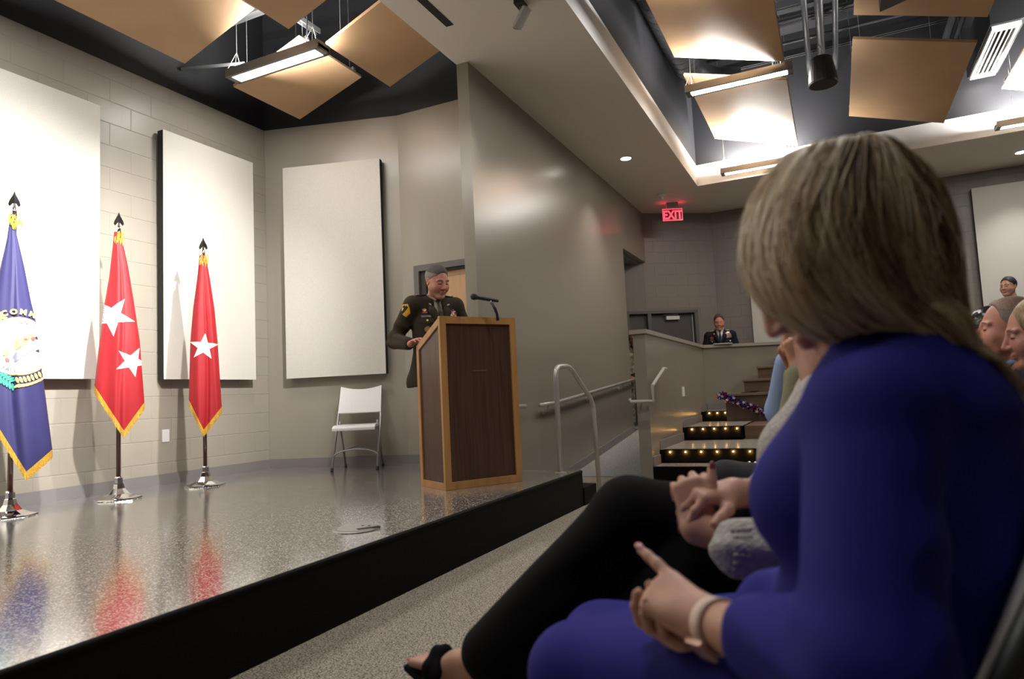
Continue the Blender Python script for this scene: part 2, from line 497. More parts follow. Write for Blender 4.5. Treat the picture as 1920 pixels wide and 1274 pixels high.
# ------------------------------------------------------------------ doors
d1 = struct(empty('door_1', (-3.5, 6.13, SZ)))
MB().box((-3.99, -3.93), (6.09, 6.18), (SZ, 2.40)).box((-3.93, -2.95), (6.09, 6.18), (2.335, 2.40)).build('door_frame', FRAMEG, d1)
MB().box((-3.93, -3.86), (6.12, 6.26), (SZ, 2.335)).box((-3.86, -2.95), (6.12, 6.26), (2.31, 2.335)).build('door_stop', mat('door_painted_shade', (.03, .028, .026), .6), d1)  # stop coloured near black, painting in the shade between frame and leaf
MB().box((-3.86, -2.95), (6.16, 6.20), (SZ, 2.31)).build('door_leaf', DOORW, d1)
d2 = struct(empty('door_2', (FP(.25)[0], FP(.25)[1], .36)))
def fb(s0, s1, o0, o1, z0, z1, mb=None):
    mb = mb or MB()
    mb.prism([FP(s0, o0), FP(s0, o1), FP(s1, o1), FP(s1, o0)], z0, z1); return mb
fr = fb(DS0, DS1, -.10, .004, DT - .05, DT); fb(DS1 - .06, DS1, -.10, .004, .36, DT, fr); fb(-.02, .045, -.10, .0, .36, DT, fr); fb(DS0, DS0 + .06, -.1, .004, .36, DT, fr)
fr.build('door_frame', FRAMEG, d2)
fb(DS0 + .06, -.02, -.12, -.085, .36, DT - .05).build('door_leaf', DOORG, d2)
lf = fb(.045, DS1 - .06, -.12, -.085, .36, DT - .05).build('door_leaf', DOORG, d2)
fb(.33, .575, -.085, -.02, DT - .165, DT - .10).build('door_closer', WHITEP, lf)
a0 = FP(.28, -.03); a1 = FP(.55, -.02)
MB().tube([(*a0, DT - .085), (*a1, DT - .07)], .008).build('closer_arm', DARKM, lf)
fb(DS1 - .085, DS1 - .075, -.085, -.07, .4, DT - .07).build('edge_strip', WHITEP, lf)

# ------------------------------------------------------------------ acoustic wall panels
def wpanel(name, label, p0, p1, z0, z1, stand=.055, th=.05, group='fabric wall panels'):
    p0 = Vector(p0); p1 = Vector(p1); d = (p1 - p0).normalized(); n = Vector((d.y, -d.x))
    c = (p0 + p1) / 2
    e = empty(name, (c.x, c.y, z0)); tag(e, label, 'panel', group)
    a, b = p0 + n * (stand + th - .006), p1 + n * (stand + th - .006)
    MB().prism([tuple(a), tuple(a + n * .006), tuple(b + n * .006), tuple(b)], z0, z1).build('fabric_face', FABRIC, e, bevel=.002)
    a, b = p0 + n * stand * .5, p1 + n * stand * .5; k = n * (stand * .5 + th - .006)
    MB().prism([tuple(a), tuple(a + k), tuple(b + k), tuple(b)], z0 + .002, z1 - .002).build('panel_edge', BLACK, e)
    i0, i1 = p0 + d * .06, p1 - d * .06
    MB().prism([tuple(i0 + n * .002), tuple(i0 + n * (stand * .5)), tuple(i1 + n * stand * .5), tuple(i1 + n * .002)], z0 + .04, z1 - .04).build('stand_off_frame', BLACK, e)
    return e
wpanel('acoustic_panel', 'tall pale fabric panel at the left edge behind the blue flag', (XB, 2.42), (XB, 3.68), 1.265, 3.63)
wpanel('acoustic_panel', 'tall pale fabric panel behind the one-star red flag', (XB, 4.29), (XB, 5.39), 1.265, 3.63)
wpanel('acoustic_panel', 'tall pale fabric panel above the white folding chair', (-5.405, 5.745), (-4.325, 6.062), 1.265, 3.61)
wpanel('acoustic_panel', 'pale fabric panel on the rear wall beside the officer at the half wall', (-1.24, 12.597), (.2, 12.597), 1.5, 3.85)
wpanel('acoustic_panel', 'grey fabric panel on the rear wall at the right edge', (2.12, 12.597), (3.5, 12.597), 1.5, 3.85)

# outlet, switch plate
o = MB().box((XB, XB + .008), (4.345, 4.42), (.69, .805)).build('wall_outlet', WHITEP, bevel=.003)
tag(o, 'white outlet plate on the block wall between the red flags', 'outlet')
o = MB().box((HX, HX + .01), (8.87, 8.99), (.86, .985)).build('switch_plate', WHITEP, bevel=.003)
tag(o, 'white switch plate on the half wall above the stairs', 'switch')

# ------------------------------------------------------------------ flags
def interp(tab, z):
    zs = [t[1] for t in tab][::-1]; ls = [t[0] for t in tab][::-1]
    return float(np.interp(z, zs, ls))
class Flag:
    def __init__(s, pole, e, L, Rr, hem, ztop, seed, amp=.022, nf=2.6):
        s.pole = pole; s.e = Vector((e[0], e[1], 0)).normalized(); s.n = Vector((s.e.y, -s.e.x, 0))
        s.L, s.R, s.hem, s.ztop = L, Rr, hem, ztop; s.seed = seed; s.amp = amp; s.nf = nf
    def LR(s, z): return interp(s.L, z), interp(s.R, z)
    def depth(s, q, z):
        l, r = s.LR(z); w = r - l
        t = min(1, max(0, (s.ztop - z) / 1.4))
        d = .02 + w * .34 * math.sqrt(max(0, 1 - (2 * q - 1) ** 2))
        ph = s.seed
        d += s.amp * t ** .8 * (math.sin(2 * math.pi * s.nf * q + ph + .6 * z) + .35 * math.sin(2 * math.pi * (s.nf * 1.7) * q + 2.1 * ph + 1.5 * z)) * min(1, 6 * q * (1 - q) + .15)
        # one deep fold running down
        qf = .55 + .05 * math.sin(3 * z + ph)
        d -= .022 * t * math.exp(-((q - qf) / .06) ** 2)
        return d
    def pt(s, l, z, eps=0):
        a, b = s.LR(z); q = (l - a) / max(1e-4, b - a); q = min(1, max(0, q))
        return s.pq(q, z, eps, l)
    def pq(s, q, z, eps=0, l=None):
        a, b = s.LR(z)
        if l is None: l = a + (b - a) * q
        d = s.depth(q, z) + eps
        return Vector((s.pole[0], s.pole[1], z)) + s.e * l + s.n * d
    def zh(s, l):
        return float(np.interp(l, [h[0] for h in s.hem], [h[1] for h in s.hem]))
    def hemz(s, q):
        z = s.hem[0][1]
        for _ in range(12):
            a, b = s.LR(z); z = s.zh(a + (b - a) * q)
        return z
    def sheet(s, name, mats, par, nq=64, nv=70):
        V = []; F = []
        for i in range(nq + 1):
            q = i / nq; zb = s.hemz(q)
            for j in range(nv + 1):
                V.append(s.pq(q, s.ztop + (zb - s.ztop) * j / nv))
        for i in range(nq):
            for j in range(nv):
                a = i * (nv + 1) + j; F.append((a, a + 1, a + nv + 2, a + nv + 1))
        nb = len(V)
        # back of the gathered cloth
        for i in range(nq + 1):
            q = i / nq; zb = s.hemz(q) + .06
            for j in range(nv + 1):
                z = s.ztop + (zb - s.ztop) * j / nv
                a, b = s.LR(z); l = a + (b - a) * q
                d = .02 - (b - a) * .42 * math.sqrt(max(0, 1 - (2 * q - 1) ** 2)) + .012 * math.sin(14 * q + s.seed)
                if i in (0, nq): d = s.depth(q, z) - .002
                V.append(Vector((s.pole[0], s.pole[1], z)) + s.e * l + s.n * d)
        for i in range(nq):
            for j in range(nv):
                a = nb + i * (nv + 1) + j; F.append((a, a + nv + 1, a + nv + 2, a + 1))
        return MB().add(V, F).build(name, mats, par, smooth=True)
    def fringe(s, par, m, n=150, ln=.052):
        mb = MB()
        for i in range(n):
            q0, q1 = i / n, (i + .92) / n
            z0, z1 = s.hemz(q0), s.hemz(q1)
            k = ln * RNG.uniform(.85, 1.1)
            a, b = s.pq(q0, z0, .004), s.pq(q1, z1, .004)
            dn = Vector((0, 0, -k)) + s.n * RNG.uniform(-.006, .006)
            mb.add([a + Vector((0, 0, .012)), b + Vector((0, 0, .012)), b + dn, a + dn, a + dn - s.n * .004, b + dn - s.n * .004, b + Vector((0, 0, .01)) - s.n * .004, a + Vector((0, 0, .01)) - s.n * .004],
                   [(0, 3, 2, 1), (4, 7, 6, 5), (3, 4, 5, 2), (0, 7, 4, 3), (1, 2, 5, 6)])
        o = mb.build('fringe', m, par); o['kind'] = 'stuff'; return o
    def decal(s, name, polys, m, par, eps=.003):
        """polys: list of (points(l,z) list) filled shapes laid onto the cloth"""
        V = []; F = []
        for P in polys:
            bm = bmesh.new()
            vs = [bm.verts.new((p[0], p[1], 0)) for p in P]
            bm.faces.new(vs)
            bmesh.ops.triangulate(bm, faces=bm.faces[:])
            for _ in range(2):
                bmesh.ops.subdivide_edges(bm, edges=[e for e in bm.edges if e.calc_length() > .014], cuts=2, use_grid_fill=True)
                bmesh.ops.triangulate(bm, faces=bm.faces[:])
            bm.verts.index_update()
            o = len(V)
            ok = [True] * len(bm.verts)
            for v in bm.verts:
                a, b = s.LR(v.co.y)
                ok[v.index] = a - .004 <= v.co.x <= b + .004
                V.append(s.pt(min(b, max(a, v.co.x)), v.co.y, eps))
            for f in bm.faces:
                if any(ok[v.index] for v in f.verts):
                    ii = [v.index + o for v in f.verts]
                    if f.normal.z > 0: ii = ii[::-1]
                    F.append(tuple(ii))
            bm.free()
        return MB().add(V, F).build(name, m, par, smooth=True)

def star_pts(c, r, rot, k=.40):
    return [(c[0] + (r if i % 2 == 0 else r * k) * math.sin(rot + i * math.pi / 5), c[1] + (r if i % 2 == 0 else r * k) * math.cos(rot + i * math.pi / 5)) for i in range(10)]
def circ(c, r, n=40, sx=1):
    return [(c[0] + sx * r * math.cos(2 * math.pi * i / n), c[1] + r * math.sin(2 * math.pi * i / n)) for i in range(n)]
def ell(c, a, b, rot, n=14):
    return [(c[0] + a * math.cos(t) * math.cos(rot) - b * math.sin(t) * math.sin(rot), c[1] + a * math.cos(t) * math.sin(rot) + b * math.sin(t) * math.cos(rot)) for t in [2 * math.pi * i / n for i in range(n)]]
_dg = None
def text_polys(body, size, bold=0):
    cu = bpy.data.curves.new('t', 'FONT'); cu.body = body; cu.size = size; cu.align_x = 'CENTER'; cu.offset = bold
    cu.resolution_u = 2
    ob = bpy.data.objects.new('t', cu); COL.objects.link(ob)
    dg = bpy.context.evaluated_depsgraph_get()
    me = bpy.data.meshes.new_from_object(ob.evaluated_get(dg))
    v = [(p.co.x, p.co.y) for p in me.vertices]; f = [tuple(p.vertices) for p in me.polygons]
    bpy.data.objects.remove(ob); bpy.data.curves.remove(cu); bpy.data.meshes.remove(me)
    return v, f
def arc_text(flag, words, c, r, a0, a1, size, m, par, name='letter', flip=False, bold=0):
    """letters set along an arc (angles in degrees clockwise from up)"""
    n = len(words)
    for i, ch in enumerate(words):
        if ch == ' ': continue
        a = R(a0 + (a1 - a0) * (i / max(1, n - 1)))
        v, f = text_polys(ch, size, bold)
        rot = -a + (math.pi if flip else 0)
        px, py = c[0] + r * math.sin(a), c[1] + r * math.cos(a)
        aa, bb = flag.LR(py)
        if not aa + .012 < px < bb - .014: continue
        P = []
        for x, y in v:
            X_, Y_ = x * math.cos(rot) - y * math.sin(rot) + px, x * math.sin(rot) + y * math.cos(rot) + py
            aa, bb = flag.LR(Y_); P.append(flag.pt(min(bb, max(aa, X_)), Y_, .0125))
        MB().add(P, f).build(name, m, par)

REDC = mat('flag_red_nylon', (.42, .013, .020), .6, noise=(3, (.36, .010, .017), .3, .7))
BLUEC = mat('flag_blue_nylon', (.038, .036, .15), .6, noise=(3, (.032, .029, .12), .3, .7))
GOLD = mat('gold_fringe', (.75, .46, .055), .6, noise=(90, (.60, .33, .03), .4, .6))
WHITEC = mat('white_applique', (.85, .84, .82), .6)
POLEW = mat('pole_wood', (.085, .026, .012), .3, coat=.3)
def flag_things(fl, label_pole, label_flag, cloth, cat_extra=None):
    x, y = fl.pole
    e = empty('flag_pole', (x, y, SZ)); tag(e, label_pole, 'flagpole', 'flagpoles on the stage')
    MB().tube([(x, y, SZ + .11), (x, y, fl.ztop + .02)], .0165, 14).build('pole', POLEW, e, smooth=True)
    b = MB().lathe((x, y, SZ), [(.165, 0), (.168, .006), (.165, .014), (.13, .022), (.075, .045), (.045, .085), (.036, .12), (.030, .125), (.030, .165), (.024, .168)], 8)
    b.build('base', CHROME, e)
    MB().tube([(x, y, SZ + .12), (x, y, SZ + .175)], .027, 14).build('base_collar', CHROME, e, smooth=True)
    zt = fl.ztop
    MB().tube([(x, y, zt), (x, y, zt + .055)], [.018, .014], 14).build('ferrule', CHROME, e, smooth=True)
    sp = MB(); q = fl.e; n = fl.n; c = Vector((x, y, zt + .055))
    for sgn in (-1, 1):
        o2 = [(0, .115), (.010, .085), (.030, .045), (.036, .018), (.026, .004), (.010, .026), (.0, .03)]
        fr_ = [c + q * (a * sgn) + Vector((0, 0, h)) + n * .010 * (1 - a / .04) for a, h in o2]
        bk_ = [c + q * (a * sgn) + Vector((0, 0, h)) - n * .010 * (1 - a / .04) for a, h in o2]
        k = len(o2)
        sp.add(fr_ + bk_, [tuple(range(k)), tuple(range(2 * k - 1, k - 1, -1))] + [(i, (i + 1) % k, k + (i + 1) % k, k + i) for i in range(k)])
    sp.tube([c - Vector((0, 0, .005)), c + Vector((0, 0, .115))], [.010, .002], 8)
    sp.build('spear_tip', CHROME, e)
    f = empty('flag', (x, y, fl.hem[1][1])); tag(f, label_flag, 'flag')
    fl.sheet('cloth', cloth, f)
    fl.fringe(f, GOLD)
    # gathered fringe at the head of the cloth
    mb = MB()
    for k in range(26):
        a = RNG.uniform(-.9, .9); l0 = RNG.uniform(-.02, .035); z0 = zt + RNG.uniform(-.07, .015)
        p = Vector((x, y, z0)) + fl.e * l0 + fl.n * .03
        mb.tube([p, p + fl.e * (.018 * a) + fl.n * .012 + Vector((0, 0, -.012)), p + fl.e * (.022 * a) + fl.n * .012 + Vector((0, 0, -.045))], [.004, .004, .002], 5)
    mb.build('gathered_fringe', GOLD, f)
    return f
FL1 = Flag((-5.153, 2.792), (.476, .879), [(-.022, 2.391), (-.039, 2.217), (-.075, 2.006), (-.115, 1.742), (-.149, 1.466), (-.20, 1.10), (-.24, .5)],
           [(.005, 2.391), (.015, 2.261), (.061, 2.035), (.103, 1.789), (.136, 1.627), (.17, 1.316), (.21, .975), (.238, .73), (.25, .5)],
           [(-.205, 1.17), (-.06, .888), (.086, .596), (.238, .73)], 2.40, .7, .010, 1.6)
FL2 = Flag((-5.144, 3.566), (.570, .822), [(-.033, 2.42), (-.066, 2.059), (-.101, 1.822), (-.143, 1.419), (-.164, 1.185), (-.18, .8)],
           [(.012, 2.42), (.064, 2.153), (.102, 1.892), (.148, 1.545), (.181, 1.041), (.19, .8)],
           [(-.164, 1.185), (.036, .824), (.181, 1.041)], 2.425, 2.0, .012, 1.6)
FL3 = Flag((-5.084, 4.331), (.648, .761), [(-.032, 2.35), (-.05, 2.161), (-.087, 1.87), (-.111, 1.583), (-.127, 1.054), (-.13, .7)],
           [(.021, 2.35), (.05, 2.164), (.088, 1.872), (.111, 1.581), (.141, .98), (.145, .7)],
           [(-.127, 1.054), (-.009, .785), (.141, .98)], 2.355, 3.6, .013, 1.8)
f1 = flag_things(FL1, 'dark wooden flagpole with chrome base at the left edge', 'blue flag with a round white seal and gold fringe', BLUEC)
f2 = flag_things(FL2, 'dark wooden flagpole carrying the two-star red flag', 'red flag with two white stars and gold fringe', REDC)
f3 = flag_things(FL3, 'dark wooden flagpole carrying the one-star red flag', 'red flag with one white star and gold fringe', REDC)
FL2.decal('star', [star_pts((-.046, 1.735), .165, R(32))], WHITEC, f2)
FL2.decal('star', [star_pts((.092, 1.372), .125, R(25))], WHITEC, f2)
FL3.decal('star', [star_pts((-.002, 1.522), .125, R(6))], WHITEC, f3)
# seal of the blue flag
CC = (.035, 1.458); LETG = mat('gold_lettering', (.85, .62, .20), .6); LETD = mat('dark_lettering', (.10, .09, .16), .7)
FL1.decal('seal_ring', [circ(CC, .202, 64)], LETG, f1, .006)
FL1.decal('seal_disc', [circ(CC, .196, 64)], WHITEC, f1, .009)
TANF = mat('tan_figure', (.62, .42, .20), .7); GREYF = mat('grey_figure', (.30, .30, .36), .7); REDF = mat('red_detail', (.55, .12, .10), .7)
FL1.decal('seal_figure', [ell((.005, 1.44), .075, .018, R(38)), ell((.055, 1.49), .05, .028, R(40)), ell((.105, 1.535), .022, .018, R(40)), ell((-.02, 1.40), .03, .012, R(60))], TANF, f1, .012)
FL1.decal('seal_figure', [ell((.05, 1.405), .085, .022, R(34)), ell((.10, 1.445), .045, .024, R(34)), ell((.012, 1.38), .045, .03, R(34))], GREYF, f1, .0125)
for p_ in (ell((.118, 1.515), .014, .012, 0), ell((-.025, 1.362), .016, .011, R(-50)), ell((.075, 1.505), .012, .008, 0)): FL1.decal('seal_detail', [p_], REDF, f1, .013)
arc_text(FL1, 'UNITED WE STAND', CC, .158, 5, 125, .036, LETD, f1)
arc_text(FL1, 'DIVIDED WE FALL', CC, .178, 295, 185, .034, LETD, f1, flip=True)
arc_text(FL1, 'COMMONWEALTH', CC, .222, -20, 122, .052, LETG, f1, bold=.003)
flw = [ell((-.075 + .024 * math.cos(a), 1.655 + .024 * math.sin(a)), .022, .011, a) for a in (0, 1.2, 2.5, 3.7, 5.0)]
FL1.decal('gold_blossom', flw, LETG, f1, .008)
gl = []; yl = []
for k in range(9):
    t = k / 8; cx = -.13 + .13 * t; cz = 1.30 - .10 * t
    for s_ in (-1, 1): gl.append(ell((cx + .006, cz + s_ * .022), .026, .008, R(-35 + s_ * 50)))
for k in range(9):
    t = k / 8; cx = .03 + .17 * t; cz = 1.205 + .07 * t * t
    for s_ in (-1, 1): yl.append(ell((cx, cz + s_ * .020), .022, .009, R(70 + s_ * 40)))
FL1.decal('green_leaves', gl, mat('green_leaf', (.06, .40, .28), .7), f1, .008)
FL1.decal('gold_leaves', yl, LETG, f1, .008)

# ------------------------------------------------------------------ folding chairs
CHW = mat('chair_white_plastic', (.80, .79, .78), .38)
CHF = mat('chair_steel_frame', (.36, .36, .37), .35, metal=.7)
CHD = mat('chair_dark_frame', (.045, .047, .047), .45, metal=.4)
CHG = mat('chair_grey_plastic', (.33, .33, .33), .45)
RUB = mat('black_foot', (.012, .012, .012), .6)
def folding_chair(name, plastic, frame):
    e = empty(name)
    W = .225
    for s in (1, -1):
        p = MB().tube([(.21, s * W, .012), (-.03, s * W * .985, .44), (-.20, s * W * .96, .80)], .0125, 10)
        o = p.build('front_leg', frame, e, smooth=True, local=True)
        MB().tube([(.217, s * W, 0), (.205, s * W, .03)], .0145, 10).build('foot', RUB, o, local=True)
        q = MB().tube([(-.245, s * (W - .03), .012), (-.02, s * (W - .03), .485)], .0115, 10)
        o = q.build('rear_leg', frame, e, smooth=True, local=True)
        MB().tube([(-.252, s * (W - .03), 0), (-.24, s * (W - .03), .03)], .0135, 10).build('foot', RUB, o, local=True)
        MB().box((-.06, .16), (s * (W - .022) - .006, s * (W - .022) + .006), (.405, .425)).build('seat_bracket', frame, e, local=True)
    a = [(.145 - .02 * math.cos(t), W * math.sin(t), .13 + .075 * math.cos(t)) for t in np.linspace(-1.5, 1.5, 13)]
    MB().tube(a, .009, 8).build('brace', frame, e, smooth=True, local=True)
    a = [(-.175, (W - .03) * math.sin(t), .15 + .07 * math.cos(t)) for t in np.linspace(-1.5, 1.5, 13)]
    MB().tube(a, .009, 8).build('brace', frame, e, smooth=True, local=True)
    # seat: dished slab with rounded front
    def sheet(fn, nu, nv, th):
        V = []; F = []
        for side in (0, 1):
            for i in range(nu + 1):
                for j in range(nv + 1):
                    p, n = fn(i / nu, j / nv); V.append(Vector(p) + Vector(n) * (th / 2 if side == 0 else -th / 2))
        S = (nu + 1) * (nv + 1); idx = lambda s_, i, j: s_ * S + i * (nv + 1) + j
        for i in range(nu):
            for j in range(nv):
                F.append((idx(0, i, j), idx(0, i + 1, j), idx(0, i + 1, j + 1), idx(0, i, j + 1)))
                F.append((idx(1, i, j), idx(1, i, j + 1), idx(1, i + 1, j + 1), idx(1, i + 1, j)))
        for i in range(nu):
            F.append((idx(0, i, 0), idx(1, i, 0), idx(1, i + 1, 0), idx(0, i + 1, 0))); F.append((idx(0, i, nv), idx(0, i + 1, nv), idx(1, i + 1, nv), idx(1, i, nv)))
        for j in range(nv):
            F.append((idx(0, 0, j), idx(0, 0, j + 1), idx(1, 0, j + 1), idx(1, 0, j))); F.append((idx(0, nu, j), idx(1, nu, j), idx(1, nu, j + 1), idx(0, nu, j + 1)))
        return MB().add(V, F)
    def seat(u, v):
        x = -.20 + .43 * u; y = (v - .5) * 2 * (.205 if u < .5 else .205 + .02 * (u - .5)); 
        z = .438 - .012 * (1 - (2 * v - 1) ** 2) * math.sin(math.pi * u) - (.028 * max(0, (u - .8) / .2) ** 2)
        return (x, y, z), (0, 0, 1)
    sheet(seat, 14, 10, .028).build('seat', plastic, e, smooth=False, local=True, bevel=.008)
    def back(u, v):
        y = (v - .5) * 2 * (.222 - .006 * u); t = 2 * v - 1
        z = .565 + (.245 + .035 * t * t) * u; x = -.085 - .47 * (z - .565) - .025 * (1 - t * t)
        return (x, y, z), (.9, 0, .42)
    sheet(back, 12, 14, .022).build('backrest', plastic, e, smooth=False, local=True, bevel=.006)
    return e
chair = folding_chair('folding_chair', CHW, CHF)
tag(chair, 'empty white folding chair against the stage side wall', 'chair', 'folding chairs')
chair.location = (-4.475, 5.70, SZ); chair.rotation_euler = (0, 0, R(-64))

# ------------------------------------------------------------------ lectern and microphone
LO = Vector((-2.61, 4.305, 0)); la = Vector((.545, .839, 0)); lb = Vector((-.839, .545, 0))
LW, LD, LH, LB = .66, .44, 1.275, 1.09
def LP(a, b, z): return tuple(LO + la * a + lb * b + Vector((0, 0, SZ + z)))
lec = empty('lectern', (LO + la * LW / 2 + lb * LD / 2)[:2] + (SZ,)); tag(lec, 'dark wood veneer lectern with pale oak edging and slanted top', 'lectern')
def lbox(a, b, z, name, m, bev=.003):
    v = [LP(x, y, c) for c in z for y in b for x in a]
    return MB().add(v, [(0, 2, 3, 1), (4, 5, 7, 6), (0, 1, 5, 4), (2, 6, 7, 3), (0, 4, 6, 2), (1, 3, 7, 5)]).build(name, m, lec, bevel=bev)
T = .052
def ztop(b): return LH + (LB - LH) * b / LD
lbox((.01, LW - .01), (.016, .03), (.03, LH - .03), 'front_panel', WALNUT, 0)
lbox((0, T), (0, .03), (0, LH), 'corner_post', OAK); lbox((LW - T, LW), (0, .03), (0, LH), 'corner_post', OAK)
lbox((T, LW - T), (0, .028), (0, .055), 'bottom_rail', OAK); lbox((T, LW - T), (0, .028), (LH - .055, LH), 'top_rail', OAK)
for s, a0, a1 in ((0, 0, .03), (1, LW - .03, LW)):
    ai = (a0 + .012, a0 + .022) if s == 0 else (a1 - .022, a1 - .012)
    v = [LP(x, b, z) for x in ai for b, z in ((.02, .04), (LD - .02, .04), (LD - .02, ztop(LD) - .03), (.02, LH - .03))]
    MB().add(v, [(0, 3, 2, 1), (4, 5, 6, 7), (0, 1, 5, 4), (1, 2, 6, 5), (2, 3, 7, 6), (3, 0, 4, 7)]).build('side_panel', WALNUT, lec)
    lbox((a0, a1), (LD - .045, LD), (0, LB), 'corner_post', OAK)
    lbox((a0, a1), (.03, LD - .045), (0, .05), 'side_rail', OAK)
    v = [LP(x, b, z) for x in (a0, a1) for b, z in ((.03, ztop(.03) - .055), (LD, LB - .055), (LD, LB), (.03, ztop(.03)))]
    MB().add(v, [(0, 3, 2, 1), (4, 5, 6, 7), (0, 1, 5, 4), (1, 2, 6, 5), (2, 3, 7, 6), (3, 0, 4, 7)]).build('side_rail', OAK, lec, bevel=.003)
v = [LP(a, b, ztop(b) - k) for k in (.02, .035) for a, b in ((.03, .03), (LW - .03, .03), (LW - .03, LD), (.03, LD))]
MB().add(v, [(0, 1, 2, 3), (7, 6, 5, 4), (0, 4, 5, 1), (1, 5, 6, 2), (2, 6, 7, 3), (3, 7, 4, 0)]).build('reading_board', WALNUT, lec)
lbox((.27, .39), (.0135, .0165), (.86, .872), 'worn_strip', mat('worn_strip', (.13, .075, .03), .5), 0)
mc = empty('microphone', (-2.298, 4.60, SZ + LH - .03)); tag(mc, 'black handheld microphone clipped on a short stand atop the lectern', 'microphone')
mh, mt = Vector((-2.425, 4.50, 1.722)), Vector((-2.262, 4.60, 1.682))
md = (mt - mh).normalized()
BLK = mat('black_plastic', (.018, .018, .02), .4); MESHG = mat('mic_grille', (.03, .03, .032), .55, metal=.5, bump=(500, .5))
MB().tube([mh - md * .021, mh - md * .017, mh - md * .008, mh + md * .008, mh + md * .024, mh + md * .03], [.003, .012, .0225, .0245, .021, .016], 16).build('grille', MESHG, mc, smooth=True)
MB().tube([mh + md * .026, mh + md * .034, mh + md * .09, mt - md * .012, mt], [.0225, .0165, .0150, .0125, .009], 16).build('handle', BLK, mc, smooth=True)
ck = mt - md * .06
MB().tube([ck + Vector((0, 0, -.004)), ck + Vector((.004, .002, -.030))], .011, 10).build('clip', STEEL, mc, smooth=True)
MB().tube([ck + Vector((.004, .002, -.025)), Vector((-2.288, 4.588, 1.625)), Vector((-2.28, 4.60, 1.585)), Vector((-2.28, 4.61, 1.535))], [.009, .013, .011, .011], 10).build('stem', BLK, mc, smooth=True)

# floor box on the stage
fx = empty('floor_box', (-2.334, 2.933, SZ)); tag(fx, 'round steel floor box with a dark open slot near the stage edge', 'floor box')
MB().lathe((-2.334, 2.933, SZ), [(.125, .0), (.125, .004), (.118, .006), (.102, .006), (.100, .004), (.0, .004)], 40).build('ring', STEEL, fx, smooth=False)
MB().lathe((-2.334, 2.933, SZ), [(.098, .004), (.098, .0075), (.0, .008)], 32).build('lid', mat('floor_box_lid', (.42, .40, .38), .4, metal=.4), fx)
fs = MB().box((-.02, .02), (-.06, .06), (.008, .0095)); fs.xform(Matrix.Translation((-2.262, 2.945, SZ)) @ Matrix.Rotation(R(-35), 4, 'Z')); fs.build('slot', BLACK, fx)
for dx, dy in ((-.005, .04), (.03, .05)):
    MB().lathe((-2.33 + dx, 2.95 + dy, SZ), [(.008, .008), (.008, .0095), (0, .0095)], 10).build('screw', DARKM, fx)

# ------------------------------------------------------------------ handrails
def bend(pts, r=.06, n=5):
    """round the inner corners of a polyline"""
    P = [Vector(p) for p in pts]; out = [P[0]]
    for i in range(1, len(P) - 1):
        a = (P[i - 1] - P[i]); b = (P[i + 1] - P[i]); k = min(r, a.length * .45, b.length * .45)
        s, t = P[i] + a.normalized() * k, P[i] + b.normalized() * k
        for j in range(n + 1):
            u = j / n; out.append(s * (1 - u) ** 2 + P[i] * 2 * u * (1 - u) + t * u * u)
    out.append(P[-1]); return out
hr = empty('stage_handrail', (-2.14, 5.86, 0)); tag(hr, 'grey metal handrail loop at the stage steps', 'handrail')
MB().tube(bend([(-2.14, 5.38, SZ), (-2.14, 5.38, 1.19), (-2.14, 5.72, 1.205), (-2.135, 6.30, .87), (-2.13, 6.33, 0)], .10, 6), .022, 14).build('rail', RAILM, hr, smooth=True)
MB().lathe((-2.14, 5.38, SZ), [(.05, 0), (.05, .008), (.02, .012)], 16).build('flange', RAILM, hr)
MB().lathe((-2.13, 6.33, 0), [(.05, 0), (.05, .008), (.02, .012)], 16).build('flange', RAILM, hr)
wrl = empty('wall_handrail', (XA + .07, 8.6, .8)); tag(wrl, 'grey wall-mounted handrail rising along the aisle ramp', 'handrail')
xr = XA + .075
MB().tube(bend([(xr, 6.62, .855), (xr, 7.05, .868), (xr, 10.7, 1.165)], .1), .021, 12).build('rail', RAILM, wrl, smooth=True)
for y, z in ((6.85, .86), (8.3, .97), (9.75, 1.088)):
    MB().tube(bend([(XA, y, z - .085), (XA + .05, y, z - .085), (xr, y, z - .015)], .03), .008, 8).lathe((XA + .002, y, z - .085), [(.028, 0), (.028, .008)], 12, ax='x').build('bracket', RAILM, wrl)
w2 = empty('wall_handrail', (xr, 6.1, .8)); tag(w2, 'short end of a grey wall handrail just right of the lectern', 'handrail')
MB().tube([(xr, 5.75, .865), (xr, 6.24, .857)], .021, 12).build('rail', RAILM, w2, smooth=True)
MB().tube(bend([(XA, 5.95, .78), (XA + .05, 5.95, .78), (xr, 5.95, .845)], .03), .008, 8).build('bracket', RAILM, w2)
h3 = empty('stair_handrail', (-1.76, 7.3, .8)); tag(h3, 'short pale metal handrail on the end of the half wall', 'handrail')
xq = HX + .075
MB().tube([(-1.98, 7.04, .87), (-1.96, 7.02, .845), (xq, 7.02, .845), (xq, 7.02, 1.0), (xq, 7.58, 1.19), (xq, 7.70, 1.19)], .019, 12).build('rail', RAILM, h3, smooth=False)
MB().tube([(-1.87, 7.13, .845), (-1.87, 7.02, .845)], .009, 8).build('bracket', RAILM, h3); MB().tube([(HX, 7.45, 1.06), (xq, 7.45, 1.135)], .009, 8).build('bracket', RAILM, h3)

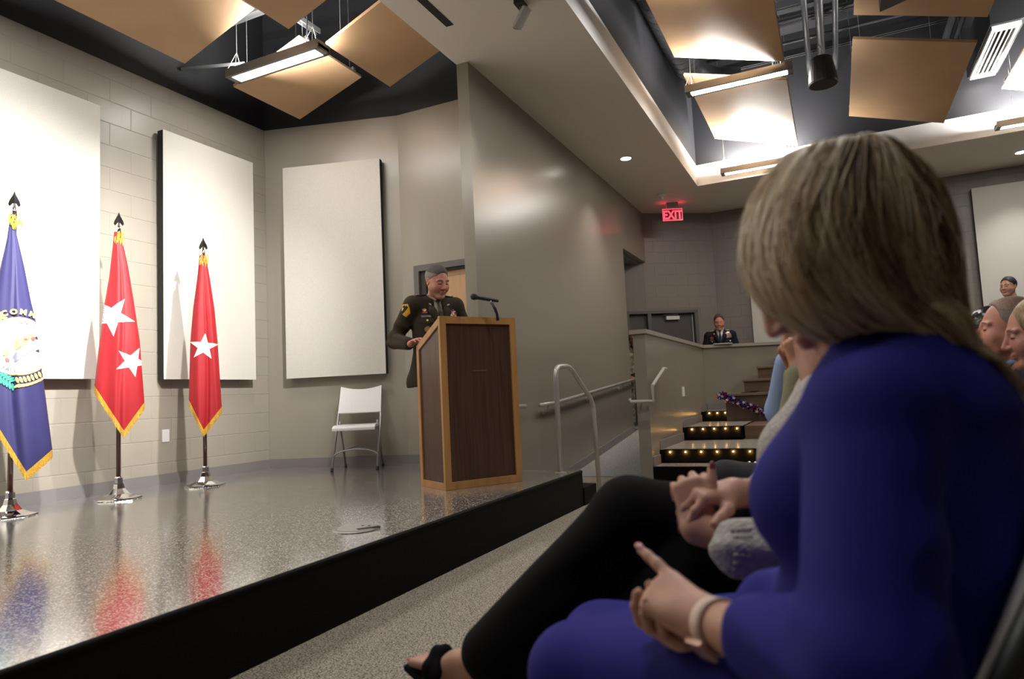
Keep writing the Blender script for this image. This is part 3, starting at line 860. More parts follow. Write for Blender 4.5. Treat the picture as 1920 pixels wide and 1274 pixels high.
# ------------------------------------------------------------------ benches, garland
BT = mat('bench_top', (.20, .13, .085), .4, wave=((3, 30, 30), (.16, .10, .065), .35, .7))
bl = ['lowest wooden bench front, hung with the tinsel garland', 'wooden bench front with a dark notebook before it, second tier', 'wooden bench front on the third tier beside the half wall', 'topmost wooden bench end beside the clasped hands']
bb = [(-1.43, 9.98, .47, .86), (-1.20, 10.28, .47, 1.055), (-1.03, 10.58, .62, 1.237), (-.80, 10.88, .62, 1.345)]
for (x, y, z0, zt), lab in zip(bb, bl):
    e = empty('tier_bench', ((x + .6) / 2, y, z0)); tag(e, lab, 'bench', 'tiered wooden benches')
    x1 = 1.2 if z0 < .6 else .9
    MB().box((x, x1), (y, y + .24), (z0, zt - .035)).build('front', BENCHW, e)
    MB().box((x - .02, x1), (y - .03, y + .25), (zt - .035, zt)).build('top_rail', BT, e, bevel=.006)
nb = MB().box((-1.215, -1.02), (10.03, 10.16), (.86, .872)).box((-1.10, -1.0), (10.06, 10.14), (.872, .886)).build('notebook', BLK)
tag(nb, 'dark folder lying on the lowest bench rail', 'folder')
ga = empty('tinsel_garland', (-1.2, 9.95, .6)); tag(ga, 'red, white and blue metallic tinsel garland draped on the lowest bench', 'garland')
FOIL = [mat('foil_red', (.55, .02, .05), .2, metal=.7), mat('foil_blue', (.03, .06, .45), .2, metal=.7), mat('foil_white', (.8, .8, .82), .25, metal=.5), mat('foil_navy', (.02, .025, .12), .25, metal=.6)]
gpath = [Vector((-1.50, 9.90, .845)), Vector((-1.38, 9.90, .80)), Vector((-1.25, 9.89, .73)), Vector((-1.10, 9.90, .665)), Vector((-.9, 9.91, .60))]
def gp(t):
    k = t * 4; i = min(3, int(k)); return gpath[i].lerp(gpath[i + 1], k - i)
MB().tube([gp(t) for t in np.linspace(0, 1, 14)], .006, 6).build('cord', FOIL[3], ga)
ms = [MB() for _ in FOIL]
for k in range(620):
    t = RNG.uniform(0, 1); p = gp(t); d = Vector(RNG.normal(size=3)).normalized(); u = d.cross(Vector(RNG.normal(size=3))).normalized()
    ln = RNG.uniform(.025, .062); w = RNG.uniform(.006, .017); q = p + d * ln
    ms[int(RNG.choice(4, p=[.3, .3, .15, .25]))].add([p + u * .001, p - u * .001, q - u * w, q + d * w, q + u * w], [(0, 1, 2, 3, 4)])
for m_, f_ in zip(ms, FOIL):
    o = m_.build('foil_strips', f_, ga); o['kind'] = 'stuff'
for k in range(9):
    p = gp(k / 8) + Vector((RNG.uniform(-.02, .02), -.045, RNG.uniform(-.03, .04)))
    s_ = star_pts((0, 0), .028, RNG.uniform(0, 1)); V = [p + Vector((a, 0, b)) for a, b in s_] + [p + Vector((a, .004, b)) for a, b in s_]
    MB().add(V, [tuple(range(9, -1, -1)), tuple(range(10, 20))] + [(i, (i + 1) % 10, 10 + (i + 1) % 10, 10 + i) for i in range(10)]).build('foil_star', FOIL[2], ga)

# ------------------------------------------------------------------ ceiling things
def tan_panel(label, x, y, zl, zr, grp):
    e = empty('ceiling_panel', ((x[0] + x[1]) / 2, (y[0] + y[1]) / 2, min(zl, zr))); tag(e, label, 'ceiling panel', grp)
    q = [(x[0], y[0], zl), (x[1], y[0], zr), (x[1], y[1], zr), (x[0], y[1], zl)]
    MB().slab(q, .03).build('panel_face', TAN, e, bevel=.003)
    fr = MB()
    for k in (.12, .88):
        yy = y[0] + (y[1] - y[0]) * k
        fr.slab([(x[0], yy - .02, zl + .032), (x[1], yy - .02, zr + .032), (x[1], yy + .02, zr + .032), (x[0], yy + .02, zl + .032)], .04)
    fr.build('back_channel', GALV, e)
    for k in (.12, .88):
        for kx in (.08, .92):
            yy = y[0] + (y[1] - y[0]) * k; xx = x[0] + (x[1] - x[0]) * kx; zz = zl + (zr - zl) * kx
            MB().tube([(xx, yy, zz + .05), (xx, yy, DZ)], .003, 5).build('hanger_wire', GALV, e)
gs = 'tan panels over the stage'; gA = 'tan panels over the audience'
tan_panel('large tan ceiling panel in the top left corner over the flags', (-5.135, -4.27), (3.0, 4.19), 4.12, 4.39, gs)
tan_panel('tan ceiling panel cut by the top edge left of the soffit slot', (-3.96, -3.10), (3.1, 4.26), 4.15, 4.43, gs)
tan_panel('tan ceiling panel just below the stage pendant lamp', (-5.125, -4.27), (4.74, 5.66), 4.12, 4.39, gs)
tan_panel('tan ceiling panel between the stage pendant lamp and the soffit', (-3.98, -3.08), (4.76, 5.75), 4.25, 4.58, gs)
tan_panel('brightly lit tan panel above the near audience pendant lamp', (-1.37, -.24), (6.1, 7.58), 4.70, 4.355, gA)
tan_panel('long tan panel behind the near audience pendant lamp', (-1.37, -.24), (8.08, 10.45), 4.70, 4.36, gA)
tan_panel('large shaded tan panel right of the hanging speaker', (.44, 1.53), (7.97, 10.32), 4.60, 4.26, gA)
tan_panel('tan panel at the top edge behind the black sound baffle', (.44, 1.53), (5.9, 7.44), 4.60, 4.26, gA)
tan_panel('bright panel corner at the right edge beside the air grille', (2.17, 3.2), (8.9, 10.27), 4.55, 4.2, gA)

def pendant(label, x0, x1, y, z, wx=.06):
    e = empty('pendant_lamp', ((x0 + x1) / 2, y, z - .05)); tag(e, label, 'pendant lamp', 'linear pendant lamps')
    b = MB(); b.box((x0, x1), (y - .085, y - .07), (z - .05, z + .03)); b.box((x0, x1), (y + .07, y + .085), (z - .05, z + .03))
    b.box((x0, x0 + .05), (y - .07, y + .07), (z - .05, z + .03)); b.box((x1 - .05, x1), (y - .07, y + .07), (z - .05, z + .03))
    b.box((x0, x1), (y - .07, y + .07), (z - .03, z)); b.box((x0, x1), (y - .07, y - .058), (z - .05, z)); b.box((x0, x1), (y + .058, y + .07), (z - .05, z))
    b.build('housing', mat('lamp_housing', (.24, .23, .215), .4, metal=.3), e)
    MB().box((x0 + .06, x1 - .06), (y - .056, y + .056), (z - .049, z - .044)).build('lens', LENS, e)
    MB().box((x0 + .06, x1 - .06), (y - .05, y + .05), (z + .001, z + .008)).build('upper_lens', LENS, e)
    for x in (x0 + wx, x1 - .12):
        w = MB(); w.tube([(x, y, z + .22), (x, y, DZ)], .0035, 6)
        for dx, dy in ((-.05, -.07), (.05, -.07), (.0, .07)): w.tube([(x, y, z + .22), (x + dx, y + dy, z + .03)], .003, 5)
        w.build('suspension_wire', STEEL, e)
    MB().tube([(x1 - .2, y, z + .02), (x1 - .19, y + .01, z + .3), (x1 - .22, y, z + .7), (x1 - .2, y, DZ)], .007, 6).build('power_cable', BLK, e)
plab = ['linear pendant lamp over the stage between tan panels', None, None, 'bright linear pendant lamp over the audience in view', None, None, None,
        'linear lamp before the white cove right of the exit sign', 'linear lamp before the white cove at the right edge', None]
for i, (p, lab) in enumerate(zip(PEND, plab)):
    if lab: pendant(lab, *p, wx=.20 if i == 8 else .06)
    else: pendant('linear pendant lamp out of the picture over the %s' % ['', 'stage near the first flag', 'stage front end', '', 'front audience row', 'middle of the front rows', 'blue-dressed woman', '', '', 'right rear seats', 'right middle seats', 'right front seats'][i], *p)

for i, ((x, y), tg) in enumerate(TRACK):
    e = empty('track_spotlight', (x, y, 3.9)); tag(e, ['brushed steel spotlight at the front end of the soffit track', 'brushed steel spotlight, second from the front end of the track', 'brushed steel spotlight in the middle of the soffit track', 'brushed steel spotlight next to the one in view', 'brushed steel cylinder spotlight in view on the soffit'][i], 'spotlight', 'track spotlights')
    d = (Vector(tg) - Vector((x, y, 3.95))).normalized(); c = Vector((x, y, 3.98))
    MB().tube([c - d * .10, c - d * .095, c + d * .07, c + d * .07], [.02, .042, .042, .036], 18).build('lamp_barrel', STEEL, e, smooth=False)
    MB().tube([c - d * .04 + Vector((0, 0, .03)), (x, y, 4.06), (x, y, CZ)], .011, 8).build('stem', STEEL, e)
    MB().box((x - .035, x + .035), (y - .06, y + .06), (4.085, CZ)).build('track_adapter', BLK, e)
tr = MB().box((-2.085, -2.035), (-1, 4.70), (CZ - .028, CZ)).build('ceiling_track', SOFFIT); tag(tr, 'lighting track running along the soffit', 'track')
sl = MB().box((-2.76, -2.69), (1.0, 4.85), (CZ - .004, CZ + .001)).build('ceiling_slot', BLACK); tag(sl, 'black linear air slot in the pale soffit', 'air slot')
for i, (x, y) in enumerate(DOWN):
    e = empty('ceiling_downlight', (x, y, CZ)); tag(e, ['recessed round downlight in the soffit over the aisle ramp', 'recessed downlight at the right edge of the ceiling'][i], 'downlight', 'recessed downlights')
    MB().lathe((x, y, CZ), [(.085, 0), (.085, -.006), (.07, -.008), (.068, -.001)], 24).build('trim_ring', WHITEP, e)
    MB().lathe((x, y, CZ - .010), [(.066, 0), (.066, .003), (0, .003)], 24).build('lens', LENS, e)
sd = MB().lathe((-2.33, 10.9, CZ), [(.075, 0), (.075, -.02), (.055, -.04), (.03, -.05), (.026, -.085), (.0, -.09)], 20).build('smoke_detector', WHITEP, smooth=False)
tag(sd, 'white smoke detector on the soffit above the exit sign', 'smoke detector')
# exit sign, hung from the soffit
ex = empty('exit_sign', (-2.30, 11.53, 3.86)); tag(ex, 'illuminated red exit sign hanging from the soffit', 'sign')
REDG = mat('exit_acrylic', (.25, .01, .015), .15, emit=((1, .02, .05), .05)); REDL = mat('exit_letters', (.6, .08, .1), .3, emit=((1, .10, .16), .60))
ed = Vector((.905, .426, 0)); en = Vector((.426, -.905, 0)); ec = Vector((-2.29, 11.50, 3.915))
def eb(l, z, t, name, m):
    v = [ec + ed * a + en * b + Vector((0, 0, c)) for c in z for b in t for a in l]
    return MB().add(v, [(0, 2, 3, 1), (4, 5, 7, 6), (0, 1, 5, 4), (2, 6, 7, 3), (0, 4, 6, 2), (1, 3, 7, 5)]).build(name, m, ex)
eb((-.165, .165), (-.095, .095), (-.008, 0), 'acrylic_plate', REDG)
eb((-.17, .17), (-.105, -.088), (-.012, .006), 'edge_bar', REDL); eb((-.17, .17), (.088, .102), (-.012, .006), 'edge_bar', REDL)
eb((-.17, -.158), (-.09, .09), (-.01, .004), 'edge_bar', REDL); eb((.158, .17), (-.09, .09), (-.01, .004), 'edge_bar', REDL)
eb((-.10, .10), (.102, CZ - 3.915), (-.02, .02), 'canopy_mount', mat('sign_mount', (.3, .29, .28), .4))
v, f = text_polys('EXIT', .20, .008)
MB().add([ec + ed * (x * .80) + en * .003 + Vector((0, 0, y - .072)) for x, y in v], f).build('exit_lettering', REDL, ex)
for dz, rx in ((-.112, 0), (.11, 180)):
    l = bpy.data.lights.new('exit_glow', 'AREA'); l.shape = 'RECTANGLE'; l.size = .32; l.size_y = .012; l.energy = .30; l.color = (1, .03, .06)
    lo = bpy.data.objects.new('exit_glow', l); COL.objects.link(lo); lo.location = ec - en * .003 + Vector((0, 0, dz)); lo.rotation_euler = (R(rx), 0, R(25.2))
# air grille on its duct drop
vg = empty('air_grille', (2.06, 9.95, 4.9)); tag(vg, 'white slatted air grille under a black duct at upper right', 'air grille')
MB().box((1.92, 2.20), (9.2, 9.28), (4.88, 4.92)).box((1.92, 2.20), (10.56, 10.64), (4.88, 4.92)).box((1.92, 1.955), (9.28, 10.56), (4.88, 4.92)).box((2.165, 2.20), (9.28, 10.56), (4.88, 4.92)).build('grille_frame', WHITEP, vg)
for k in range(4):
    x = 1.985 + k * .05
    MB().slab([(x - .012, 9.28, 4.885), (x + .016, 9.28, 4.905), (x + .016, 10.56, 4.905), (x - .012, 10.56, 4.885)], .004).build('slat', WHITEP, vg)
dd = MB().box((1.90, 2.24), (9.15, 10.68), (4.921, 5.38)).build('duct_drop', BLACK); tag(dd, 'black square duct above the slatted air grille', 'duct')
# hanging speakers
sp_ = empty('pendant_speaker', (.115, 7.5, 3.98)); tag(sp_, 'black round pendant speaker hanging on wires', 'speaker', 'pendant speakers')
MB().lathe((.115, 7.5, 3.98), [(.135, .0), (.14, .02), (.135, .09), (.105, .27), (.085, .285), (0, .285)], 28).build('shell', mat('speaker_black', (.022, .022, .024), .45), sp_, smooth=False)
MB().lathe((.115, 7.5, 3.977), [(.128, 0), (.128, .004), (0, .004)], 28).build('grille', BLACK, sp_)
MB().tube([(.06, 7.5, 4.26), (.10, 7.5, 4.42), (.10, 7.5, DZ)], .004, 6).tube([(.17, 7.5, 4.26), (.10, 7.5, 4.42)], .004, 6).build('suspension_wire', STEEL, sp_)
bf = empty('sound_baffle', (1.35, 6.9, 4.32)); tag(bf, 'black curved sound baffle cut by the top edge', 'baffle')
V = []; F = []
for i in range(13):
    t = i / 12; x = .62 + 1.25 * t; zc = 4.30 + .10 * math.sin(math.pi * t) * -.3 + .30 * t
    for y in (6.55, 6.9):
        for h in (0, .30): V.append((x, y - .15 * t, zc + h))
for i in range(12):
    a = i * 4; b = a + 4
    F += [(a, b, b + 1, a + 1), (a + 2, a + 3, b + 3, b + 2), (a, a + 2, b + 2, b), (a + 1, b + 1, b + 3, a + 3)]
F += [(0, 1, 3, 2), (48, 50, 51, 49)]
MB().add(V, F).build('baffle_shell', mat('baffle_black', (.03, .03, .032), .4), bf)
MB().tube([(.9, 6.7, 4.65), (.9, 6.7, DZ)], .004, 6).tube([(1.6, 6.7, 4.8), (1.6, 6.7, DZ)], .004, 6).build('suspension_wire', STEEL, bf)
# ducts, struts and conduits in the lofts
dk = empty('spiral_duct', (-1.4, 8, 5.2)); tag(dk, 'black spiral duct with an elbow along the loft wall', 'duct')
MB().tube(bend([(-1.50, 3.5, 5.35), (-1.50, 9.30, 5.35), (-1.30, 9.65, 5.25), (-.9, 9.75, 5.2)], .25, 6), .19, 20).build('duct_tube', BLACKG, dk, smooth=True)
for y in np.arange(5.2, 9.3, .16):
    MB().tube([(-1.50 + .192 * math.cos(t), y + .04 * t / 6.3, 5.35 + .192 * math.sin(t)) for t in np.linspace(0, 2 * math.pi, 17)], .005, 5).build('duct_seam', DARKM, dk)
rg = empty('air_register', (-1.5, 6.15, 5.0)); tag(rg, 'small black slatted register at the top edge beside the spiral duct', 'air grille')
MB().box((-1.66, -1.36), (6.0, 6.3), (5.135, 5.15)).build('register_frame', DARKM, rg)
for k in range(7): MB().box((-1.64 + k * .04, -1.625 + k * .04), (6.02, 6.28), (5.12, 5.137)).build('slat', GALV, rg)
def strut(name, label, cat, a, b, w=.04, h=.06, m=GALV, grp='loft struts'):
    a = Vector(a); b = Vector(b); d = (b - a).normalized(); s_ = d.cross(Vector((0, 0, 1))).normalized() * w / 2
    mb = MB()
    for z0, z1, k in ((0, h, 1.0),):
        for sg in (-1, 1):
            p = s_ * sg; q = s_ * sg * .55
            mb.add([a + p, a + q, b + q, b + p] + [x + Vector((0, 0, h)) for x in (a + p, a + q, b + q, b + p)], [(0, 1, 2, 3), (7, 6, 5, 4), (0, 4, 5, 1), (1, 5, 6, 2), (2, 6, 7, 3), (3, 7, 4, 0)])
    mb.add([a - s_ + Vector((0, 0, h * .8)), a + s_ + Vector((0, 0, h * .8)), b + s_ + Vector((0, 0, h * .8)), b - s_ + Vector((0, 0, h * .8))], [(0, 1, 2, 3)])
    o = mb.build(name, m); tag(o, label, cat, grp); return o
strut('strut_channel', 'pair-grooved metal strut crossing behind the stage pendant lamp', 'strut', (-5.6, 4.95, 4.95), (-3.05, 4.95, 4.95), .09, .05)
strut('strut_channel', 'short grey cross channel above the stage pendant lamp', 'strut', (-4.36, 4.2, 4.62), (-4.36, 5.1, 4.62), .06, .05)
strut('strut_channel', 'thin metal rod channel left of the stage pendant lamp', 'strut', (-5.62, 4.55, 4.34), (-4.95, 4.72, 4.3), .025, .02)
for k, (y, z) in enumerate([(8.9, 5.62), (9.6, 5.75), (10.3, 5.62)]):
    strut('strut_channel', ['dark loft strut nearest above the hanging speaker', 'dark loft strut in the middle of the audience loft', 'dark loft strut against the far loft wall'][k], 'strut', (-1.7, y, z), (3.9, y, z), .07, .09, DARKM)
cd = empty('conduit_run', (-.05, 9.8, 5.3)); tag(cd, 'grey electrical conduits crossing the audience loft', 'conduit')
for k, x in enumerate((.0, .16, .34, 1.68, 1.80)):
    MB().tube(bend([(x, 4.5, 5.46), (x, 10.2, 5.46), (x, 10.65, 5.46)], .2), .035 if k % 2 == 0 else .05, 10).build('conduit', mat('conduit_grey', (.045, .045, .048), .4, metal=.3), cd, smooth=True)
cd2 = empty('conduit_run', (.6, 9.8, 5.5)); tag(cd2, 'thin pipes running crosswise under the audience loft deck', 'conduit')
for y, z in ((9.2, 5.6), (9.4, 5.66), (10.0, 5.7)):
    MB().tube([(-1.7, y, z), (3.9, y, z)], .022, 8).build('pipe', mat('conduit_grey', (.16, .16, .17)), cd2, smooth=True)
# ------------------------------------------------------------------ smooth solids for people
def v3(p): return np.asarray(p, dtype=np.float32)
def C(a, b, r1, r2=None, k=.02, op='+', flat=None):
    return dict(t='c', a=v3(a), b=v3(b), r1=r1, r2=r1 if r2 is None else r2, k=k, op=op, flat=flat)
def E(c, r, rot=None, k=.02, op='+'):
    return dict(t='e', c=v3(c), r=v3(r), rot=None if rot is None else np.asarray(rot, np.float32), k=k, op=op)
def bounds(p):
    if p['t'] == 'c':
        m = max(p['r1'], p['r2'])
        return np.minimum(p['a'], p['b']) - m, np.maximum(p['a'], p['b']) + m
    m = float(p['r'].max())
    if p['rot'] is None: return p['c'] - p['r'], p['c'] + p['r']
    return p['c'] - m, p['c'] + m
def dist(p, P):
    if p['t'] == 'c':
        a, b = p['a'], p['b']
        if p['flat'] is not None:
            ax, s = v3(p['flat'][0]), p['flat'][1]
            ax = ax / np.linalg.norm(ax)
            P = P + (s - 1) * (P - a) @ ax[:, None] * ax; b = b + (s - 1) * float((b - a) @ ax) * ax
        ab = b - a; L = float(ab @ ab) + 1e-12
        t = np.clip(((P - a) @ ab) / L, 0, 1)
        d = np.linalg.norm(P - a - t[..., None] * ab, axis=-1) - (p['r1'] + (p['r2'] - p['r1']) * t)
        return d
    q = P - p['c']
    if p['rot'] is not None: q = q @ p['rot']
    k0 = np.linalg.norm(q / p['r'], axis=-1); k1 = np.linalg.norm(q / (p['r'] ** 2), axis=-1) + 1e-9
    return k0 * (k0 - 1) / k1
def sdf_grid(prims, h, fold=None):
    pos = [p for p in prims if p['op'] == '+']
    lo = np.min([bounds(p)[0] for p in pos], axis=0) - 3 * h; hi = np.max([bounds(p)[1] for p in pos], axis=0) + 3 * h
    n = np.ceil((hi - lo) / h).astype(int) + 1
    D = np.full(n, 1.0, np.float32)
    ax = [lo[i] + h * np.arange(n[i], dtype=np.float32) for i in range(3)]
    for p in prims:
        a, b = bounds(p); m = p['k'] + 3 * h
        i0 = np.maximum(0, np.floor((a - m - lo) / h).astype(int)); i1 = np.minimum(n, np.ceil((b + m - lo) / h).astype(int) + 1)
        if np.any(i1 <= i0): continue
        sl = tuple(slice(i0[j], i1[j]) for j in range(3))
        G = np.stack(np.meshgrid(*[ax[j][sl[j]] for j in range(3)], indexing='ij'), -1)
        d = dist(p, G); cur = D[sl]; k = p['k']
        if p['op'] == '+':
            if k > 0:
                hh = np.maximum(k - np.abs(cur - d), 0) / k; D[sl] = np.minimum(cur, d) - hh * hh * k * .25
            else: D[sl] = np.minimum(cur, d)
        else:
            d = -d
            if k > 0:
                hh = np.maximum(k - np.abs(cur - d), 0) / k; D[sl] = np.maximum(cur, d) + hh * hh * k * .25
            else: D[sl] = np.maximum(cur, d)
    if fold is not None:
        G = np.stack(np.meshgrid(*ax, indexing='ij'), -1); near = np.abs(D) < .05
        D[near] += fold(G[near]).astype(np.float32)
    return D, lo
def surface(D, lo, h):
    s = D < 0
    n = np.array(D.shape) - 1
    cs = [(i, j, k) for i in (0, 1) for j in (0, 1) for k in (0, 1)]
    sub = {c: D[c[0]:c[0] + n[0], c[1]:c[1] + n[1], c[2]:c[2] + n[2]] for c in cs}
    cnt = sum((sub[c] < 0).astype(np.int8) for c in cs)
    act = (cnt > 0) & (cnt < 8)
    I = np.argwhere(act); idx = np.full(n, -1, np.int64); idx[act] = np.arange(len(I))
    acc = np.zeros((len(I), 3)); num = np.zeros(len(I))
    for c in cs:
        for ax in range(3):
            if c[ax]: continue
            e = list(c); e[ax] = 1; e = tuple(e)
            d0 = sub[c][act]; d1 = sub[e][act]; x = (d0 < 0) != (d1 < 0)
            t = np.where(x, d0 / np.where(x, d0 - d1, 1), 0)
            p = np.tile(np.array(c, float), (len(I), 1)); p[:, ax] += t
            acc[x] += p[x]; num[x] += 1
    V = lo + h * (I + acc / np.maximum(num, 1)[:, None])
    F = []
    for ax in range(3):
        o1, o2 = [a for a in range(3) if a != ax]
        a = [slice(None)] * 3; b = [slice(None)] * 3
        a[ax] = slice(0, -1); b[ax] = slice(1, None)
        x = s[tuple(a)] != s[tuple(b)]
        ii = np.argwhere(x); ok = (ii[:, o1] > 0) & (ii[:, o2] > 0) & (ii[:, o1] < n[o1]) & (ii[:, o2] < n[o2]); ii = ii[ok]
        def cell(d1, d2):
            q = ii.copy(); q[:, o1] += d1; q[:, o2] += d2
            return idx[q[:, 0], q[:, 1], q[:, 2]]
        Q = np.stack([cell(-1, -1), cell(0, -1), cell(0, 0), cell(-1, 0)], 1)
        flip = ~s[tuple(a)][ii[:, 0], ii[:, 1], ii[:, 2]]
        if ax == 1: flip = ~flip
        Q[flip] = Q[flip][:, ::-1]
        F.append(Q)
    return V, np.concatenate(F)
def solid(prims, h, fold=None, relax=1):
    D, lo = sdf_grid(prims, h, fold); V, F = surface(D, lo, h)
    for _ in range(relax):
        acc = np.zeros_like(V); num = np.zeros(len(V))
        for i in range(4):
            a, b = F[:, i], F[:, (i + 1) % 4]
            np.add.at(acc, a, V[b]); np.add.at(num, a, 1); np.add.at(acc, b, V[a]); np.add.at(num, b, 1)
        V = .5 * V + .5 * acc / np.maximum(num, 1)[:, None]
    return V, F
def join(parts):
    V = []; F = []; o = 0
    for v, f in parts:
        V.append(v); F.append(f + o); o += len(v)
    return np.concatenate(V), np.concatenate(F)
def smesh(name, VF, mats, parent, midx=None, off=None):
    V, F = VF
    me = bpy.data.meshes.new(name)
    if off is not None: V = V - np.asarray(off)
    me.vertices.add(len(V)); me.vertices.foreach_set('co', np.ascontiguousarray(V, dtype=np.float32).ravel())
    me.loops.add(len(F) * 4); me.loops.foreach_set('vertex_index', np.ascontiguousarray(F, dtype=np.int32).ravel())
    me.polygons.add(len(F)); me.polygons.foreach_set('loop_start', np.arange(len(F), dtype=np.int32) * 4)
    me.update(calc_edges=True)
    ms = mats if isinstance(mats, (list, tuple)) else [mats]
    for m in ms: me.materials.append(m)
    if midx is not None: me.polygons.foreach_set('material_index', np.asarray(midx, dtype=np.int32))
    me.polygons.foreach_set('use_smooth', np.ones(len(F), dtype=bool))
    me.validate(); me.update()
    o = bpy.data.objects.new(name, me); COL.objects.link(o); o.parent = parent
    return o

def rotm(yaw=0, pitch=0, roll=0):
    """frame (forward, left, up): yaw to the left, pitch nose-down, roll to the right"""
    cy, sy = math.cos(yaw), math.sin(yaw); cp, sp = math.cos(pitch), math.sin(pitch); cr, sr = math.cos(roll), math.sin(roll)
    Y = np.array([[cy, -sy, 0], [sy, cy, 0], [0, 0, 1]]); P = np.array([[cp, 0, sp], [0, 1, 0], [-sp, 0, cp]]); Q = np.array([[1, 0, 0], [0, cr, -sr], [0, sr, cr]])
    return Y @ P @ Q
def move(prims, M, c, s=1):
    out = []
    for p in prims:
        q = dict(p)
        if p['t'] == 'c':
            q['a'] = v3(M @ (p['a'] * s) + c); q['b'] = v3(M @ (p['b'] * s) + c); q['r1'] = p['r1'] * s; q['r2'] = p['r2'] * s
        else:
            q['c'] = v3(M @ (p['c'] * s) + c); q['r'] = p['r'] * s
            q['rot'] = (M @ (np.eye(3) if p['rot'] is None else p['rot'])).astype(np.float32)
        q['k'] = p['k'] * s
        out.append(q)
    return out
def head_prims(fem=False, heavy=0.0):
    w = 1.0 + .10 * heavy
    P = [E((-.012, 0, .035), (.098, .075, .092), k=.01), E((.022, 0, -.02), (.078, .062 * w, .085), k=.03),
         C((.02, .048 * w, -.045), (.062, .020, -.098), .022, .020, k=.03), C((.02, -.048 * w, -.045), (.062, -.020, -.098), .022, .020, k=.03),
         E((.078, 0, -.100), (.020, .024, .016), k=.02),
         E((.062, .040, -.030), (.026, .026 * w, .030), k=.025), E((.062, -.040, -.030), (.026, .026 * w, .030), k=.025),
         C((.088, .012, .028), (.078, .050, .026), .0085, .0075, k=.012), C((.088, -.012, .028), (.078, -.050, .026), .0085, .0075, k=.012),
         E((.104, .031, .006), (.020, .017, .012), k=.012, op='-'), E((.104, -.031, .006), (.020, .017, .012), k=.012, op='-'),
         E((.080, .031, .006), (.0145, .0155, .0135), k=.003), E((.080, -.031, .006), (.0145, .0155, .0135), k=.003),
         C((.092, 0, .018), (.114, 0, -.026), .008, .0115, k=.010), E((.104, .012, -.032), (.011, .009, .008), k=.006), E((.104, -.012, -.032), (.011, .009, .008), k=.006),
         E((.094, 0, -.058), (.012, .023, .0058), k=.006), E((.093, 0, -.069), (.012, .020, .0065), k=.006), C((.108, -.019, -.0665), (.110, 0, -.0630), .0024, k=.003, op='-'), C((.108, .019, -.0665), (.110, 0, -.0630), .0024, k=.003, op='-')]
    for s in (() if fem else (1, -1)):
        P += [E((-.008, s * .078, .0), (.017, .008, .031), rotm(s * .35, -.25), k=.006), E((-.001, s * .084, .004), (.009, .006, .017), rotm(s * .35, -.25), k=.004, op='-')]
    if fem:
        P = [dict(p) for p in P]
    return P
HAIRCUT = lambda rec=0: [E((-.016, 0, .042), (.1035, .0805, .0965), k=.006),
    E((.138 - rec, 0, .020 + rec * .6), (.088, .13, .098), k=.008, op='-'), E((.05, 0, -.145), (.17, .14, .125), k=.010, op='-'), E((.062, 0, -.005), (.052, .12, .062), k=.012, op='-')]
def face_idx(V, F, M, c, s, skin=0, lip=1, brow=2, eye=3):
    """material per face from the place on the head"""
    q = (V[F].mean(1) - c) @ M / s
    m = np.full(len(F), skin)
    ll = (np.abs(q[:, 1]) < .021) & (q[:, 2] < -.055) & (q[:, 2] > -.0725) & (q[:, 0] > .088); m[ll] = lip
    bb = (np.abs(q[:, 1]) > .013) & (np.abs(q[:, 1]) < .050) & (np.abs(q[:, 2] - .0275 - .004 * (np.abs(q[:, 1]) < .035)) < .0038) & (q[:, 0] > .07); m[bb] = brow
    ee = (np.abs(np.abs(q[:, 1]) - .031) < .0135) & (np.abs(q[:, 2] - .001) < .0028) & (q[:, 0] > .075); m[ee] = eye
    return m
def hand_prims(W, d, n, s, curl=(.5, .6, .4), spread=.10, thumb=(.6, .7, .25), sc=1.0, curls=None, thumb_bend=.25):
    """W wrist, d towards the fingers, n out of the palm, s towards the thumb side. Returns solids and finger tips"""
    W = np.array(W, float); d = np.array(d, float); d /= np.linalg.norm(d); n = np.array(n, float); n -= d * (n @ d); n /= np.linalg.norm(n)
    s = np.array(s, float); s -= d * (s @ d) + n * (s @ n); s /= np.linalg.norm(s)
    P = []; tips = []
    base = [(.030, .088), (.010, .093), (-.011, .089), (-.029, .080)]; L = [.070, .078, .073, .057]; R0 = [.0092, .0095, .009, .008]
    for i, ((so, do), ln, r) in enumerate(zip(base, L, R0)):
        b = W + (d * do + s * so) * sc
        P.append(C(W + (d * .012 + s * so * .45) * sc, b, .0155 * sc, .0115 * sc, k=.016 * sc))
        c = curls[i] if curls else curl
        a = spread * (1.5 - i) / 1.5
        dd = d * math.cos(a) + s * math.sin(a); ang = 0; p = b
        for j, fr in enumerate((.45, .30, .25)):
            ang += c[j]
            t = dd * math.cos(ang) + n * math.sin(ang); q = p + t * ln * fr * sc
            P.append(C(p, q, r * (1 - .10 * j) * sc, r * (.92 - .10 * j) * sc, k=.004 * sc)); p = q
        tips.append((p, t, dd * -math.sin(ang) + n * math.cos(ang)))
    b = W + (d * .022 + s * .026) * sc; t = d * thumb[0] + s * thumb[1] + n * thumb[2]; t /= np.linalg.norm(t)
    P.append(C(W + d * .01 * sc, b + t * .040 * sc, .016 * sc, .0125 * sc, k=.016 * sc)); p = b + t * .040 * sc
    t2 = t + d * thumb_bend; t2 /= np.linalg.norm(t2)
    P.append(C(p, p + t2 * .032 * sc, .0118 * sc, .0105 * sc, k=.005 * sc)); p = p + t2 * .032 * sc
    P.append(C(p, p + t2 * .024 * sc, .0105 * sc, .0082 * sc, k=.004 * sc)); tips.append((p + t2 * .024 * sc, t2, n))
    return P, tips
def skin_mat(name, col, c2):
    return mat(name, col, .48, spec=.4, noise=(28, c2, .3, .75), bump=(180, .05), sss=.12)
